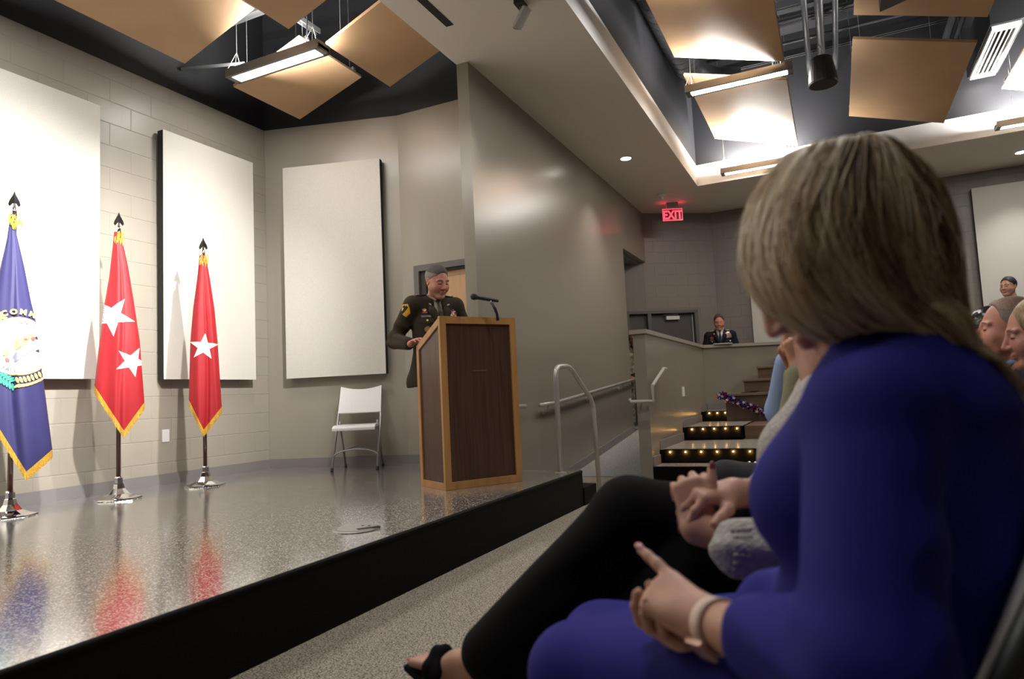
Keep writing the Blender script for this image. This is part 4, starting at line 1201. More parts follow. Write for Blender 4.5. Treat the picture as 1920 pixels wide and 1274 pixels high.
SK1 = skin_mat('skin_fair_ruddy', (.56, .27, .19), (.50, .20, .14)); SK2 = skin_mat('skin_fair', (.58, .32, .23), (.53, .27, .19)); SK3 = skin_mat('skin_tan', (.42, .21, .13), (.36, .16, .095)); SK4 = skin_mat('skin_deep', (.30, .13, .075), (.25, .10, .06))
LIP = mat('lips', (.46, .19, .14), .45); LASH = mat('lash_line', (.06, .035, .03), .6); 
BROWN_H = mat('hair_brown_short', (.055, .035, .024), .6, noise=(300, (.065, .045, .032), .4, .65), bump=(400, .6))
GREY_H = mat('hair_grey_short', (.045, .036, .030), .6, noise=(260, (.12, .105, .095), .38, .66), bump=(400, .6)); BROW = mat('eyebrow', (.13, .075, .05), .7)

SEAT = dict(pelvis=(0, 0, .57), hipL=(.03, .09, .55), hipR=(.03, -.09, .55), kneeL=(.46, .11, .53), kneeR=(.46, -.11, .53), ankL=(.47, .11, .09), ankR=(.47, -.11, .09), toeL=(.63, .13, .035), toeR=(.63, -.13, .035),
            chest=(-.01, 0, .86), neck=(.0, 0, 1.055), shL=(-.01, .185, 1.0), shR=(-.01, -.185, 1.0), elL=(.04, .24, .72), elR=(.04, -.24, .72), wrL=(.27, .10, .66), wrR=(.27, -.10, .66), head=(.035, 0, 1.20))
STAND = dict(pelvis=(0, 0, .96), hipL=(0, .09, .93), hipR=(0, -.09, .93), kneeL=(.01, .10, .50), kneeR=(.01, -.10, .50), ankL=(-.02, .11, .09), ankR=(-.02, -.11, .09), toeL=(.15, .14, .035), toeR=(.15, -.14, .035),
             chest=(.0, 0, 1.26), neck=(.0, 0, 1.50), shL=(0, .195, 1.445), shR=(0, -.195, 1.445), elL=(-.03, .27, 1.16), elR=(-.03, -.27, 1.16), wrL=(.12, .24, .95), wrR=(.12, -.24, .95), head=(.035, 0, 1.645))
def person(label, loc, yaw, base, over=None, skin=SK2, top=None, legs=None, shoe=None, hairm=BROWN_H, hair='short', headrot=(0, 0, 0), h=.010, hh=.006, hs=1.0, fem=False, heavy=0, skirt=0, bulk=1.0, handcfg=None, hand_h=None, fold=None, topname='jacket', sleeve=True, fade=None, rec=0):
    J = {k: np.array(v, float) for k, v in base.items()}
    for k, v in (over or {}).items(): J[k] = np.array(v, float)
    e = empty('person', loc, yaw); tag(e, label, 'person')
    M = rotm(*headrot); hc = J['head']
    parts = []
    hp = move(head_prims(fem, heavy), M, hc, hs) + [C(hc + M @ np.array([-.02, 0, -.05]), J['neck'] + np.array([-.01, 0, -.02]), .052, .058, k=.025), C(J['neck'], J['chest'], .06, .085, k=.03)]
    hv = solid(hp, hh); mi = list(face_idx(hv[0], hv[1], M, hc, hs)); parts.append(hv)
    inner = [C(J['pelvis'], J['chest'], .09, .10, k=.03), C(J['shL'], J['shR'], .045, k=.03)]
    for s in 'LR':
        inner += [C(J['sh' + s], J['el' + s], .040, .034, k=.02), C(J['el' + s], J['wr' + s], .034, .026, k=.02), C(J['hip' + s], J['knee' + s], .07, .05, k=.03), C(J['knee' + s], J['ank' + s], .048, .034, k=.02), C(J['pelvis'], J['hip' + s], .08, k=.03), C(J['ank' + s], J['toe' + s], .034, .022, k=.02)]
    iv = solid(inner, .016); mi += [0] * len(iv[1]); parts.append(iv)
    for s, sg in (('L', 1), ('R', -1)):
        cfg = (handcfg or {}).get(s)
        wr, el = J['wr' + s], J['el' + s]
        d = (wr - el) / np.linalg.norm(wr - el)
        if cfg is None: cfg = dict(d=d * .8 + np.array([.3, -.5 * sg, -.2]), n=(-.1, -.3 * sg, -1), s=(.2, -sg, .2))
        hp_, tips = hand_prims(wr, cfg['d'], cfg['n'], cfg['s'], **{k: v for k, v in cfg.items() if k not in 'dns'})
        hp_.append(C(el + d * .10, wr + d * .005, .034, .025, k=.02))
        pv = solid(hp_, hand_h or .006); mi += [0] * len(pv[1]); parts.append(pv)
    smesh('body', join(parts), [skin, LIP, BROW, LASH], e, mi)
    if hair == 'short':
        hv_ = solid(move(HAIRCUT(rec), M, hc, hs), max(.004, hh * .8)); q_ = (hv_[0][hv_[1]].mean(1) - hc) @ M / hs
        smesh('hair', hv_, [hairm, fade or hairm], e, (q_[:, 2] < .072).astype(int))
    # upper garment
    b = bulk; g = []
    for s in (1, -1):
        lat = np.array([0, s, 0])
        g += [C(J['pelvis'] + lat * .065, J['chest'] + lat * .075, .112 * b, .112 * b, k=.04)]
    g += [C(J['chest'] + (0, .06, .02), (J['shL'] + J['neck']) / 2 + (-.01, 0, -.05), .10 * b, .075 * b, k=.04), C(J['chest'] + (0, -.06, .02), (J['shR'] + J['neck']) / 2 + (-.01, 0, -.05), .10 * b, .075 * b, k=.04),
          C(J['shL'], J['shR'], .058 * b, k=.04), C(J['neck'] + (-.015, .03, -.03), J['shL'], .045, .058 * b, k=.03), C(J['neck'] + (-.015, -.03, -.03), J['shR'], .045, .058 * b, k=.03)]
    if sleeve:
        for s in 'LR':
            wr, el = J['wr' + s], J['el' + s]; d = (wr - el)
            g += [C(J['sh' + s], el, .066 * b, .056 * b, k=.03), C(el, el + d * .93, .056 * b, .043 * b, k=.02)]
    if skirt:
        for s in (1, -1):
            g += [C(J['pelvis'] + (0, s * .06, 0), J['pelvis'] + (-.03, s * .09, -skirt), .125 * b, .145 * b, k=.05), C(J['pelvis'] + (.03, s * .06, 0), J['pelvis'] + (.05, s * .09, -skirt), .12 * b, .125 * b, k=.05)]
        g.append(E(J['pelvis'] + (0, 0, -skirt - .16), (.4, .4, .145), k=.004, op='-'))
    nk = hc + M @ np.array([0, 0, -.10])
    tp = smesh(topname, solid(g, h, fold), top, e)
    # trousers, shoes
    t = [C(J['pelvis'] + (0, .05, 0), J['pelvis'] + (0, -.05, 0), .115, k=.04)]
    for s in 'LR':
        t += [C(J['hip' + s], J['knee' + s], .092, .070, k=.04), C(J['knee' + s], J['ank' + s] + (0, 0, -.0), .066, .058, k=.03)]
    smesh('trousers', solid(t, max(h, .012)), legs, e)
    for s in 'LR':
        a, q = J['ank' + s], J['toe' + s]
        smesh('shoe', solid([C(a + (-.03, 0, -.045), q, .040, .030, k=.02, flat=None), C(a + (-.02, 0, -.01), a + (0, 0, -.05), .042, .040, k=.02), E((a + q) / 2 + (0, 0, -.135), (.3, .3, .10), k=0, op='-')], .010), shoe, e)
    return e, J, tp, M
def bvh_of(o):
    from mathutils.bvhtree import BVHTree
    return BVHTree.FromPolygons([v.co for v in o.data.vertices], [tuple(p.vertices) for p in o.data.polygons])
def patch(bvh, name, polys, m, parent, d=(1, 0, 0), far=1.0, eps=.003, th=.002):
    """flat shapes given in (left, up) laid onto a garment by casting along -d; polys of (l,u) points"""
    d = Vector(d).normalized(); side = Vector((0, 0, 1)).cross(d).normalized(); up = d.cross(side)
    mb = MB()
    for P in polys:
        bm = bmesh.new(); bm.faces.new([bm.verts.new((a, b, 0)) for a, b in P]); bmesh.ops.triangulate(bm, faces=bm.faces[:])
        for _ in range(2):
            bmesh.ops.subdivide_edges(bm, edges=[e for e in bm.edges if e.calc_length() > .022], cuts=1, use_grid_fill=True); bmesh.ops.triangulate(bm, faces=bm.faces[:])
        bm.verts.index_update(); V = []; good = True; last = None
        for v in bm.verts:
            o = side * v.co.x + up * v.co.y + d * far
            hit = bvh.ray_cast(o, -d, 3)
            V.append(hit[0])
        zs = [(x.dot(d)) for x in V if x is not None]
        if zs:
            z0 = float(np.median(zs))
            for i, v in enumerate(bm.verts):
                if V[i] is None: V[i] = side * v.co.x + up * v.co.y + d * z0
            nv = len(V)
            top = [x + d * (eps + th) for x in V]
            F = [tuple(v.index for v in (f.verts if f.normal.z > 0 else reversed(f.verts[:]))) for f in bm.faces]
            bot = [x + d * (eps - .004) for x in V]
            be = [e for e in bm.edges if e.is_boundary]
            mb.add(top + bot, F + [(e.verts[0].index, e.verts[1].index, e.verts[1].index + nv, e.verts[0].index + nv) for e in be])
        bm.free()
    return mb.build(name, m, parent, local=True)
def rect(c, w, h, rot=0):
    co, si = math.cos(rot), math.sin(rot)
    return [(c[0] + x * co - y * si, c[1] + x * si + y * co) for x, y in ((-w / 2, -h / 2), (w / 2, -h / 2), (w / 2, h / 2), (-w / 2, h / 2))]

OLIVE = mat('uniform_olive', (.040, .031, .019), .85, spec=.2, bump=(250, .15)); PINKT = mat('uniform_taupe_trousers', (.16, .11, .085), .8); BSHOE = mat('black_shoe', (.012, .011, .010), .25)
SHIRT_T = mat('shirt_tan', (.34, .29, .20), .7); TIE_D = mat('tie_olive', (.030, .025, .017), .6); BRASS = mat('brass_button', (.55, .36, .14), .35, metal=.6); RIB = [mat('ribbon_red', (.45, .03, .05), .6), mat('ribbon_white', (.6, .58, .55), .6), mat('ribbon_orange', (.55, .16, .04), .6), mat('ribbon_green', (.08, .14, .08), .6)]
YEL = mat('patch_yellow', (.80, .46, .03), .6); PBLK = mat('patch_black', (.012, .012, .012), .7); GREYN = mat('name_plate', (.11, .10, .10), .4); SILV = mat('silver_star', (.8, .8, .8), .3, metal=.6)
FADE_H = mat('hair_grey_fade', (.26, .22, .19), .7, noise=(300, (.20, .165, .14), .4, .6), bump=(400, .3))
def lapels(e, cloth, shirt, tie, z0, zb, fx, w=.055, h=.006):
    """shirt front, collar, tie and lapels; z0 collar height, zb button height, fx jacket front depth at zb"""
    m = (z0 + zb) / 2; F = lambda z: .045 + (fx - .045) * ((z0 - z) / (z0 - zb)) ** .75
    smesh('shirt', solid([C((F(z0) - .012, 0, z0 - .005), (F(m) - .012, 0, m), w * .80, w * .62, k=.01, flat=((1, 0, 0), 1.6)), C((F(m) - .012, 0, m), (F(zb) - .012, 0, zb + .02), w * .62, .012, k=.01)], h), shirt, e)
    smesh('shirt_collar', solid([C((.005, s * .056, z0 + .030), (F(z0) + .035, s * .020, z0 - .016), .014, .011, k=.01) for s in (1, -1)] + [C((-.035, s * .035, z0 + .03), (.005, s * .056, z0 + .03), .014, k=.01) for s in (1, -1)] + [C((-.035, .035, z0 + .03), (-.035, -.035, z0 + .03), .014, k=.01)], h), shirt, e)
    smesh('tie', solid([E((F(z0) + .040, 0, z0 - .022), (.012, .017, .016), k=.006), C((F(z0) + .035, 0, z0 - .035), (F(m) + .026, 0, m), .012, .022, k=.006, flat=((1, 0, 0), 1.6)), C((F(m) + .026, 0, m), (F(zb) + .006, 0, zb + .01), .022, .016, k=.006, flat=((1, 0, 0), 1.6))], h), tie, e)
    for s in (1, -1):
        smesh('lapel', solid([C((-.03, s * .062, z0 + .022), (F(z0) + .012, s * .074, z0 - .045), .014, .020, k=.01, flat=((1, 0, .3), 1.5)), C((F(z0) + .012, s * .074, z0 - .045), (F(m) + .012, s * .066, m + .01), .020, .036, k=.015, flat=((1, 0, .3), 2.4)), C((F(m) + .012, s * .066, m + .01), (F(zb) + .008, s * .012, zb), .036, .010, k=.015, flat=((1, 0, .3), 2.4))], h), cloth, e)
    smesh('collar', solid([C((-.045, .05, z0 + .028), (-.045, -.05, z0 + .028), .018, k=.01)] + [C((-.045, s * .05, z0 + .028), (-.02, s * .064, z0 + .022), .018, .016, k=.01) for s in (1, -1)], h), cloth, e)

# --- officer at the lectern
e, J, jk, M_ = person('man in olive army dress uniform reading at the lectern', (-3.075, 4.995, SZ), R(-33), STAND,
    dict(head=(.072, 0, 1.662), neck=(.0, 0, 1.518), chest=(0, 0, 1.29), elR=(-.13, -.320, 1.175), wrR=(.235, -.335, 1.115), elL=(-.06, .36, 1.17), wrL=(.20, .30, 1.17), shL=(0, .198, 1.468), shR=(0, -.198, 1.468)),
    skin=SK1, top=OLIVE, legs=PINKT, shoe=BSHOE, hairm=GREY_H, fade=FADE_H, headrot=(R(9), R(20), R(3)), h=.009, hh=.0042, hs=1.12, heavy=1.3, skirt=.145, bulk=1.15,
    handcfg=dict(R=dict(d=(.80, .10, .25), n=(.25, .25, -.9), s=(.15, 1, .2), curl=(.25, .45, .35)), L=dict(d=(.9, -.1, .1), n=(.1, 0, -1), s=(0, -1, 0))), hand_h=.005,
    fold=lambda P: .008 * np.sin(58 * P[:, 2] + 25 * P[:, 1] + 12 * P[:, 0]) * np.exp(-((P[:, 2] - 1.20) / .13) ** 2) * (np.abs(P[:, 1]) > .22) + .003 * np.sin(45 * P[:, 1]) * np.exp(-((P[:, 2] - .9) / .1) ** 2))
bv = bvh_of(jk)
lapels(e, OLIVE, SHIRT_T, TIE_D, 1.521, 1.265, .138)
for r_, (n_, cols) in enumerate([(1, (0,)), (2, (0, 1)), (3, (3, 1, 0)), (3, (2, 1, 2)), (3, (1, 3, 1)), (3, (2, 0, 1))]):
    for c_ in range(n_):
        patch(bv, 'ribbon', [rect((.140 + (c_ - (n_ - 1) / 2) * .030, 1.425 - r_ * .0125), .028, .0105)], RIB[cols[c_]], e, eps=.004)
patch(bv, 'name_plate', [rect((-.125, 1.361), .070, .018)], GREYN, e, eps=.005)
patch(bv, 'unit_badge', [rect((-.13, 1.395), .036, .013)], RIB[0], e, eps=.004); patch(bv, 'badge', [circ((-.132, 1.417), .013, 14, 1.3)], BRASS, e, eps=.004)
patch(bv, 'pocket_button', [circ((-.125, 1.325), .008, 12)], BRASS, e, eps=.006); patch(bv, 'pocket_flap', [[(-.185, 1.341), (-.185, 1.309), (-.125, 1.295), (-.068, 1.309), (-.068, 1.341)][::-1]], OLIVE, e, eps=.003)
patch(bv, 'pocket_flap', [[(.185, 1.333), (.185, 1.301), (.125, 1.285), (.068, 1.301), (.068, 1.333)]], OLIVE, e, eps=.003)
patch(bv, 'service_badge', [circ((-.125, 1.25), .024, 18)], BRASS, e, eps=.004)
for z_ in (1.22, 1.12, 1.02): patch(bv, 'button', [circ((0, z_), .011, 12)], BRASS, e, eps=.005)
patch(bv, 'belt', [rect((0, 1.035), .30, .04)], OLIVE, e, eps=.004)
for s in (1, -1):
    patch(bv, 'collar_pin', [ell((s * .085, 1.465), .013, .007, R(25 * s))], SILV, e, eps=.022)
    smesh('shoulder_strap', solid([C((.005, s * .085, 1.556), (.008, s * .205, 1.538), .016, .018, k=.01, flat=((0, 0, 1), 2.2))], .006), OLIVE, e)
    MB().lathe((.022, s * .165, 1.552), [(.011, 0), (.011, .004), (0, .005)], 8).build('rank_star', SILV, e, local=True)
sdir = (.10, -.99, 0)
bs = Vector(sdir).normalized(); sx = Vector((0, 0, 1)).cross(bs)
shp = [(-.028, .050), (.030, .050), (.036, .018), (.024, -.028), (0, -.058), (-.022, -.028), (-.034, .018)]
off = Vector((0.020, -.25, 0)).dot(sx); zc = 1.418
patch(bv, 'shoulder_patch', [[(off + a, zc + b) for a, b in shp]], YEL, e, d=sdir, eps=.004)
patch(bv, 'patch_stripe', [[(off - .030, zc - .012), (off - .016, zc - .030), (off + .030, zc + .022), (off + .018, zc + .036)]], PBLK, e, d=sdir, eps=.007)
patch(bv, 'patch_emblem', [[(off - .002, zc + .013), (off + .008, zc + .028), (off + .002, zc + .042), (off - .014, zc + .038), (off - .022, zc + .024), (off - .012, zc + .025)]], PBLK, e, d=sdir, eps=.007)
# ------------------------------------------------------------------ people in the audience and at the back
NAVY = mat('uniform_navy', (.010, .011, .017), .8, spec=.2); WSHIRT = mat('shirt_white', (.72, .71, .70), .7); BTIE = mat('tie_black', (.008, .008, .010), .6)
GOLDT = mat('gold_braid', (.60, .47, .20), .5); MEDAL = mat('medal_rack', (.52, .38, .28), .6, noise=(160, (.45, .14, .12), .45, .6))
DKPANTS = mat('dark_trousers', (.012, .012, .014), .85); CAMO = mat('camouflage', (.34, .31, .22), .85, noise=(16, (.13, .12, .075), .42, .58)); BOOT = mat('tan_boot', (.22, .16, .10), .8)
OLJ = mat('olive_sleeve', (.25, .23, .135), .85, bump=(300, .1)); LBL = mat('light_blue_shirt', (.27, .36, .60), .75); NSUIT = mat('navy_jacket', (.012, .014, .026), .8, spec=.25)
DOT = mat('black_blouse', (.010, .009, .011), .8)

e, J, jk, _ = person('man in dark blue dress uniform reading behind the half wall', (-1.63, 11.30, .36), R(-82), STAND,
    dict(head=(.045, 0, 1.632), neck=(0, 0, 1.495), shL=(0, .175, 1.425), shR=(0, -.175, 1.425), elL=(.0, .265, 1.14), elR=(0, -.265, 1.14), wrL=(.19, .12, 1.13), wrR=(.19, -.12, 1.13)), skin=SK1, top=NAVY, legs=DKPANTS, shoe=BSHOE, hairm=BROWN_H, headrot=(0, R(14), 0), h=.011, hh=.005, skirt=.12, bulk=1.02, rec=.008)
lapels(e, NAVY, WSHIRT, BTIE, 1.505, 1.285, .128, .066, .008)
bv = bvh_of(jk)
patch(bv, 'medal_rack', [[(.075, 1.375), (.175, 1.375), (.170, 1.43), (.15, 1.45), (.10, 1.45), (.085, 1.43)]], MEDAL, e, eps=.006)
patch(bv, 'badge', [ell((.125, 1.462), .026, .010, 0)], SILV, e, eps=.006)
patch(bv, 'unit_badge', [ell((-.125, 1.385), .030, .022, 0)], RIB[0], e, eps=.005); patch(bv, 'name_plate', [rect((-.125, 1.348), .07, .016)], GREYN, e, eps=.005)
for p_ in ((-.125, 1.325), (.15, 1.325)): patch(bv, 'pocket_button', [circ(p_, .010, 10)], SILV, e, eps=.006)
patch(bv, 'button', [circ((0.005, 1.318), .012, 10)], BRASS, e, eps=.02)
for s in (1, -1):
    smesh('shoulder_board', solid([C((.005, s * .11, 1.500), (.008, s * .195, 1.484), .019, k=.01, flat=((0, 0, 1), 2.2))], .008), GOLDT, e)
    patch(bv, 'collar_pin', [circ((s * .088, 1.445), .012, 8)], BRASS, e, eps=.022)
pp = MB().slab([(-1.62, 10.60, HT + .047), (-1.37, 10.70, HT + .047), (-1.41, 10.82, HT + .058), (-1.66, 10.72, HT + .058)], .006).build('paper_sheet', mat('paper_white', (.75, .73, .72), .7)); tag(pp, 'white sheets of paper on the half wall before the officer', 'paper')

e, J, jk, _ = person('man in camouflage uniform half hidden by the aisle wall', (-3.03, 11.25, .36), R(-78), STAND, dict(head=(.05, 0, 1.475), neck=(0, 0, 1.34), shL=(0, .19, 1.28), shR=(0, -.19, 1.28), chest=(0, 0, 1.12), elL=(.0, .27, 1.0), wrL=(.2, .1, .84), elR=(.0, -.27, 1.0), wrR=(.2, -.1, .84)), skin=SK4, top=CAMO, legs=CAMO, shoe=BOOT, headrot=(0, R(10), 0), h=.012, hh=.007, skirt=.05, hair='none')

def seated(label, loc, yaw=180, **kw):
    return person(label, loc, R(yaw), SEAT, **kw)
seated('person in an olive jacket with a freckled fist raised to the mouth', (.12, 2.20, 0), over=dict(head=(.13, .0, 1.17), neck=(.06, 0, 1.045), shL=(.03, .18, .99), shR=(.03, -.18, .99), chest=(.02, 0, .85), elL=(.235, .115, .80), wrL=(.205, .125, .985), elR=(.24, -.22, .78), wrR=(.22, .02, .985)),
    skin=skin_mat('skin_freckled', (.50, .25, .16), (.36, .14, .085)), top=OLJ, legs=DKPANTS, shoe=BSHOE, hairm=GREY_H, headrot=(0, R(15), 0), h=.010, hh=.008, hand_h=.005,
    handcfg=dict(L=dict(d=(.10, -.22, .95), n=(.2, -.95, -.1), s=(-.9, -.2, .1), curl=(1.1, 1.2, .6)), R=dict(d=(.15, .35, .9), n=(-.2, .9, .0), s=(-.9, .2, .1), curl=(1.0, 1.1, .6))))
e, J, sh_, _ = seated('person in a light blue shirt with one hand raised beside the fist', (.12, 2.80, 0), over=dict(head=(.10, -.02, 1.19), elL=(.30, .235, .86), wrL=(.262, .315, 1.035), elR=(.12, -.20, .72), wrR=(.40, .02, .625), shL=(.03, .18, 1.0), kneeL=(.53, .07, .60), kneeR=(.46, -.12, .55)),
    skin=SK2, top=LBL, legs=DKPANTS, shoe=BSHOE, hairm=BROWN_H, headrot=(0, R(8), 0), h=.010, hh=.008, hand_h=.006, bulk=.98, topname='shirt',
    handcfg=dict(L=dict(d=(.02, .1, .98), n=(-.9, -.2, 0), s=(-.2, .9, .1), curl=(.35, .5, .3)), R=dict(d=(.9, .2, -.1), n=(0, 0, -1), s=(.1, 1, 0))))
for dz in (0, .022):
    MB().tube([(.425 + dz, .02 + .036 * math.cos(t), .622 + .036 * math.sin(t)) for t in np.linspace(0, 2 * math.pi, 17)], .006, 6).build('bracelet', mat('silver_bracelet', (.8, .79, .78), .2, metal=.8), e, smooth=True, local=True)
seated('man in a navy jacket seen in profile at the right', (.72, 3.50, 0), over=dict(head=(.045, 0, 1.135), neck=(.0, 0, 1.00), shL=(-.02, .19, .94), shR=(-.02, -.19, .94), elL=(.05, .205, .68), elR=(.05, -.205, .68), kneeL=(.37, .11, .53), kneeR=(.37, -.11, .53), ankL=(.28, .11, .09), ankR=(.28, -.11, .09), toeL=(.44, .13, .035), toeR=(.44, -.13, .035), wrL=(.22, .10, .66), wrR=(.22, -.10, .66)), skin=SK1, top=NSUIT, legs=DKPANTS, shoe=BSHOE, hairm=mat('hair_thin_brown', (.13, .085, .06), .6, noise=(250, (.30, .17, .11), .4, .6)), fade=FADE_H,
    headrot=(R(0), R(-2), 0), h=.011, hh=.0045, hs=1.04, rec=.022)
e = [o for o in bpy.data.objects if o.name.startswith('person') and o.parent is None][-1]
smesh('shirt_collar', solid([C((.0, s * .05, 1.03), (.075, s * .02, .985), .017, .014, k=.01) for s in (1, -1)] + [C((-.045, 0, 1.05), (0, s * .05, 1.03), .017, k=.01) for s in (1, -1)], .006), LBL, e)
e, J, bl_, M_ = seated('blonde woman in a black polka-dot blouse cut by the right edge', (.71, 2.97, 0), over=dict(head=(.05, 0, 1.085), neck=(.0, 0, .95), shL=(-.02, .165, .90), shR=(-.02, -.165, .90), chest=(-.01, 0, .79), elL=(.04, .19, .66), elR=(.04, -.19, .66), kneeL=(.29, .10, .53), kneeR=(.29, -.10, .53), ankL=(.20, .10, .09), ankR=(.20, -.10, .09), toeL=(.34, .11, .035), toeR=(.34, -.11, .035), wrL=(.22, .10, .64), wrR=(.22, -.10, .64)), skin=SK1, top=DOT, legs=DKPANTS, shoe=BSHOE, hair='none', hairm=BROWN_H, headrot=(0, R(8), 0), h=.010, hh=.005, hs=.98, bulk=.92, topname='blouse')
BLON = mat('hair_blonde_bob', (.36, .235, .12), .45, wave=((120, 120, 6), (.19, .11, .055), .4, .62))
hp = move([E((-.03, 0, .035), (.11, .094, .11), k=.02), E((-.05, .035, -.05), (.07, .062, .10), k=.04), E((-.05, -.035, -.05), (.07, .062, .10), k=.04), C((.03, .078, .05), (.0, .088, -.06), .026, .03, k=.02), C((.03, -.078, .05), (.0, -.088, -.06), .026, .03, k=.02), E((.125, 0, -.03), (.085, .068, .11), k=.015, op='-')], M_, J['head'], .98)
smesh('hair', solid(hp, .006), BLON, e)
bv = bvh_of(bl_); dm = mat('white_dot', (.75, .74, .72), .7); k = 0
dots = []
for i in range(9):
    for j in range(13):
        dots.append(circ((-.18 + .045 * i + .0225 * (j % 2) + RNG.uniform(-.006, .006), .60 + .032 * j + RNG.uniform(-.006, .006)), .0055, 7))
o = patch(bv, 'printed_dots', dots, dm, e, d=(.25, .97, 0), eps=.001, th=.001); o['kind'] = 'stuff'
e, J, _, M_ = seated('person with shiny dark hair behind the profile man', (.86, 4.78, 0), over=dict(head=(.04, 0, 1.21)), skin=SK3, top=DOT, legs=DKPANTS, shoe=BSHOE, hair='none', hairm=BROWN_H, h=.014, hh=.008, topname='top')
SHN = mat('hair_black_glossy', (.010, .008, .008), .16, spec=.8, bump=(60, .3))
smesh('hair', solid(move([E((-.02, 0, .04), (.115, .095, .105), k=.02), C((-.06, .05, -.02), (-.05, .05, -.14), .06, .05, k=.04), C((-.06, -.05, -.02), (-.05, -.05, -.14), .06, .05, k=.04), E((.13, 0, -.03), (.08, .07, .10), k=.01, op='-')], M_, J['head']), .008), SHN, e)
person('man with dark hair and beard standing far back before the grey panel', (2.06, 10.40, .47), R(-130), STAND, dict(head=(.03, 0, 1.57), neck=(0, 0, 1.43), shL=(0, .19, 1.36), shR=(0, -.19, 1.36), chest=(0, 0, 1.18)), skin=SK2, top=CAMO, legs=CAMO, shoe=BOOT, hairm=mat('hair_dark_short', (.020, .013, .010), .6), h=.014, hh=.007)
chair2 = None
for (x, y), lab in (((-.03, .97), 'folding chair under the woman in the blue dress, its back corner at lower right'), ((.10, 1.58), 'folding chair under the woman in the grey cardigan'), ((.13, 2.20), 'folding chair under the person in the olive jacket'), ((.13, 2.80), 'folding chair under the person in the light blue shirt'),
                    ((.74, 3.50), 'folding chair under the man in the navy jacket'), ((.73, 2.97), 'folding chair under the blonde woman at the right edge'), ((.88, 4.78), 'folding chair under the person with shiny dark hair')):
    c = chair2 = folding_chair('folding_chair', CHW, CHD) if chair2 is None else copy_tree(chair2); c.location = (x, y, 0); c.rotation_euler = (0, 0, R(180)); tag(c, lab, 'chair', 'folding chairs')
# ------------------------------------------------------------------ the two women in front
def A(*p): return np.array(p, float)
BLUED = mat('royal_blue_crepe', (.017, .0135, .20), .75, spec=.22, sheen=.0, bump=(420, .06))
NAILP = mat('mauve_nail', (.26, .055, .085), .25); NAILN = mat('pink_nail', (.62, .27, .27), .3)
def nail(tips, which, m, e, off, sc=1.0):
    for i in which:
        p, t, n = tips[i]
        mb = MB(); n = Vector(n) * -1; t = Vector(t); s = n.cross(t).normalized(); c = Vector(p) - Vector(off) + n * .0052 * sc
        V = []; F = []
        for a in range(9):
            for b in range(6):
                th = math.pi * 2 * a / 9; ph = b / 5 * math.pi / 2
                V.append(c + t * (.0085 * sc * math.cos(th) * math.cos(ph) + .002) + s * (.0058 * sc * math.sin(th) * math.cos(ph)) + n * (.0028 * sc * math.sin(ph)))
        for a in range(9):
            for b in range(5): F.append((a * 6 + b, ((a + 1) % 9) * 6 + b, ((a + 1) % 9) * 6 + b + 1, a * 6 + b + 1))
        mb.add(V, F).build('nail', m, e, smooth=True, local=True)

# --- woman in blue
LOC = (.06, .99, 0); OFF = np.array(LOC)
wb_ = empty('person', LOC); tag(wb_, 'woman with long blonde-brown hair in a royal blue dress, seated nearest the camera', 'person')
lat = A(.17, .985, 0); fw = A(-.985, .17, 0)
PV = A(.105, .99, .57); CH = A(.062, .99, .86); SL = A(.028, .825, .908); SR = A(.060, 1.165, .925); NB = A(.060, .985, 1.003)
EL = A(.010, .700, .695); CL = A(-.092, .815, .672); WL = A(-.168, .902, .655); ER = A(-.034, 1.150, .625); CR = A(-.105, 1.035, .645); WR = A(-.160, .985, .622)
g = []
for s in (1, -1):
    g += [C(PV + lat * s * .07, CH + lat * s * .060, .125, .112, k=.05), C(CH + lat * s * .05 + A(0, 0, .02), (SL if s < 0 else SR) * .5 + NB * .5 + A(.01, 0, -.035), .105, .070, k=.05),
          E(CH + fw * .088 + lat * s * .07 + A(0, 0, -.055), (.078, .078, .082), k=.04)]
g += [C(NB + A(.012, -.035, -.022), NB + A(.012, .035, -.022), .062, k=.03), C(SL, SR, .056, k=.04), E(A(.105, .985, .885), (.085, .14, .105), k=.05), C(NB + A(.0, -.045, -.030), SL + A(0, 0, .005), .056, .058, k=.04), C(NB + A(.0, .05, -.030), SR, .056, .058, k=.04), C(A(.02, .985, .64), A(.06, .985, .72), .125, .12, k=.05),
      C(SL, EL, .066, .063, k=.016), C(EL, CL, .062, .050, k=.02), C(SR, ER, .066, .060, k=.035), C(ER, CR, .058, .048, k=.02),
      C(A(.09, .905, .565), A(-.415, 1.055, .512), .115, .066, k=.05), C(A(.09, 1.08, .565), A(-.415, 1.20, .505), .115, .066, k=.05), C(A(-.12, 1.03, .545), A(-.40, 1.12, .51), .085, .058, k=.05),
      C(A(-.412, 1.055, .505), A(-.38, 1.07, .26), .066, .070, k=.04), C(A(-.412, 1.20, .50), A(-.38, 1.19, .26), .066, .070, k=.04), C(A(-.41, 1.12, .49), A(-.38, 1.12, .26), .06, .066, k=.04)]
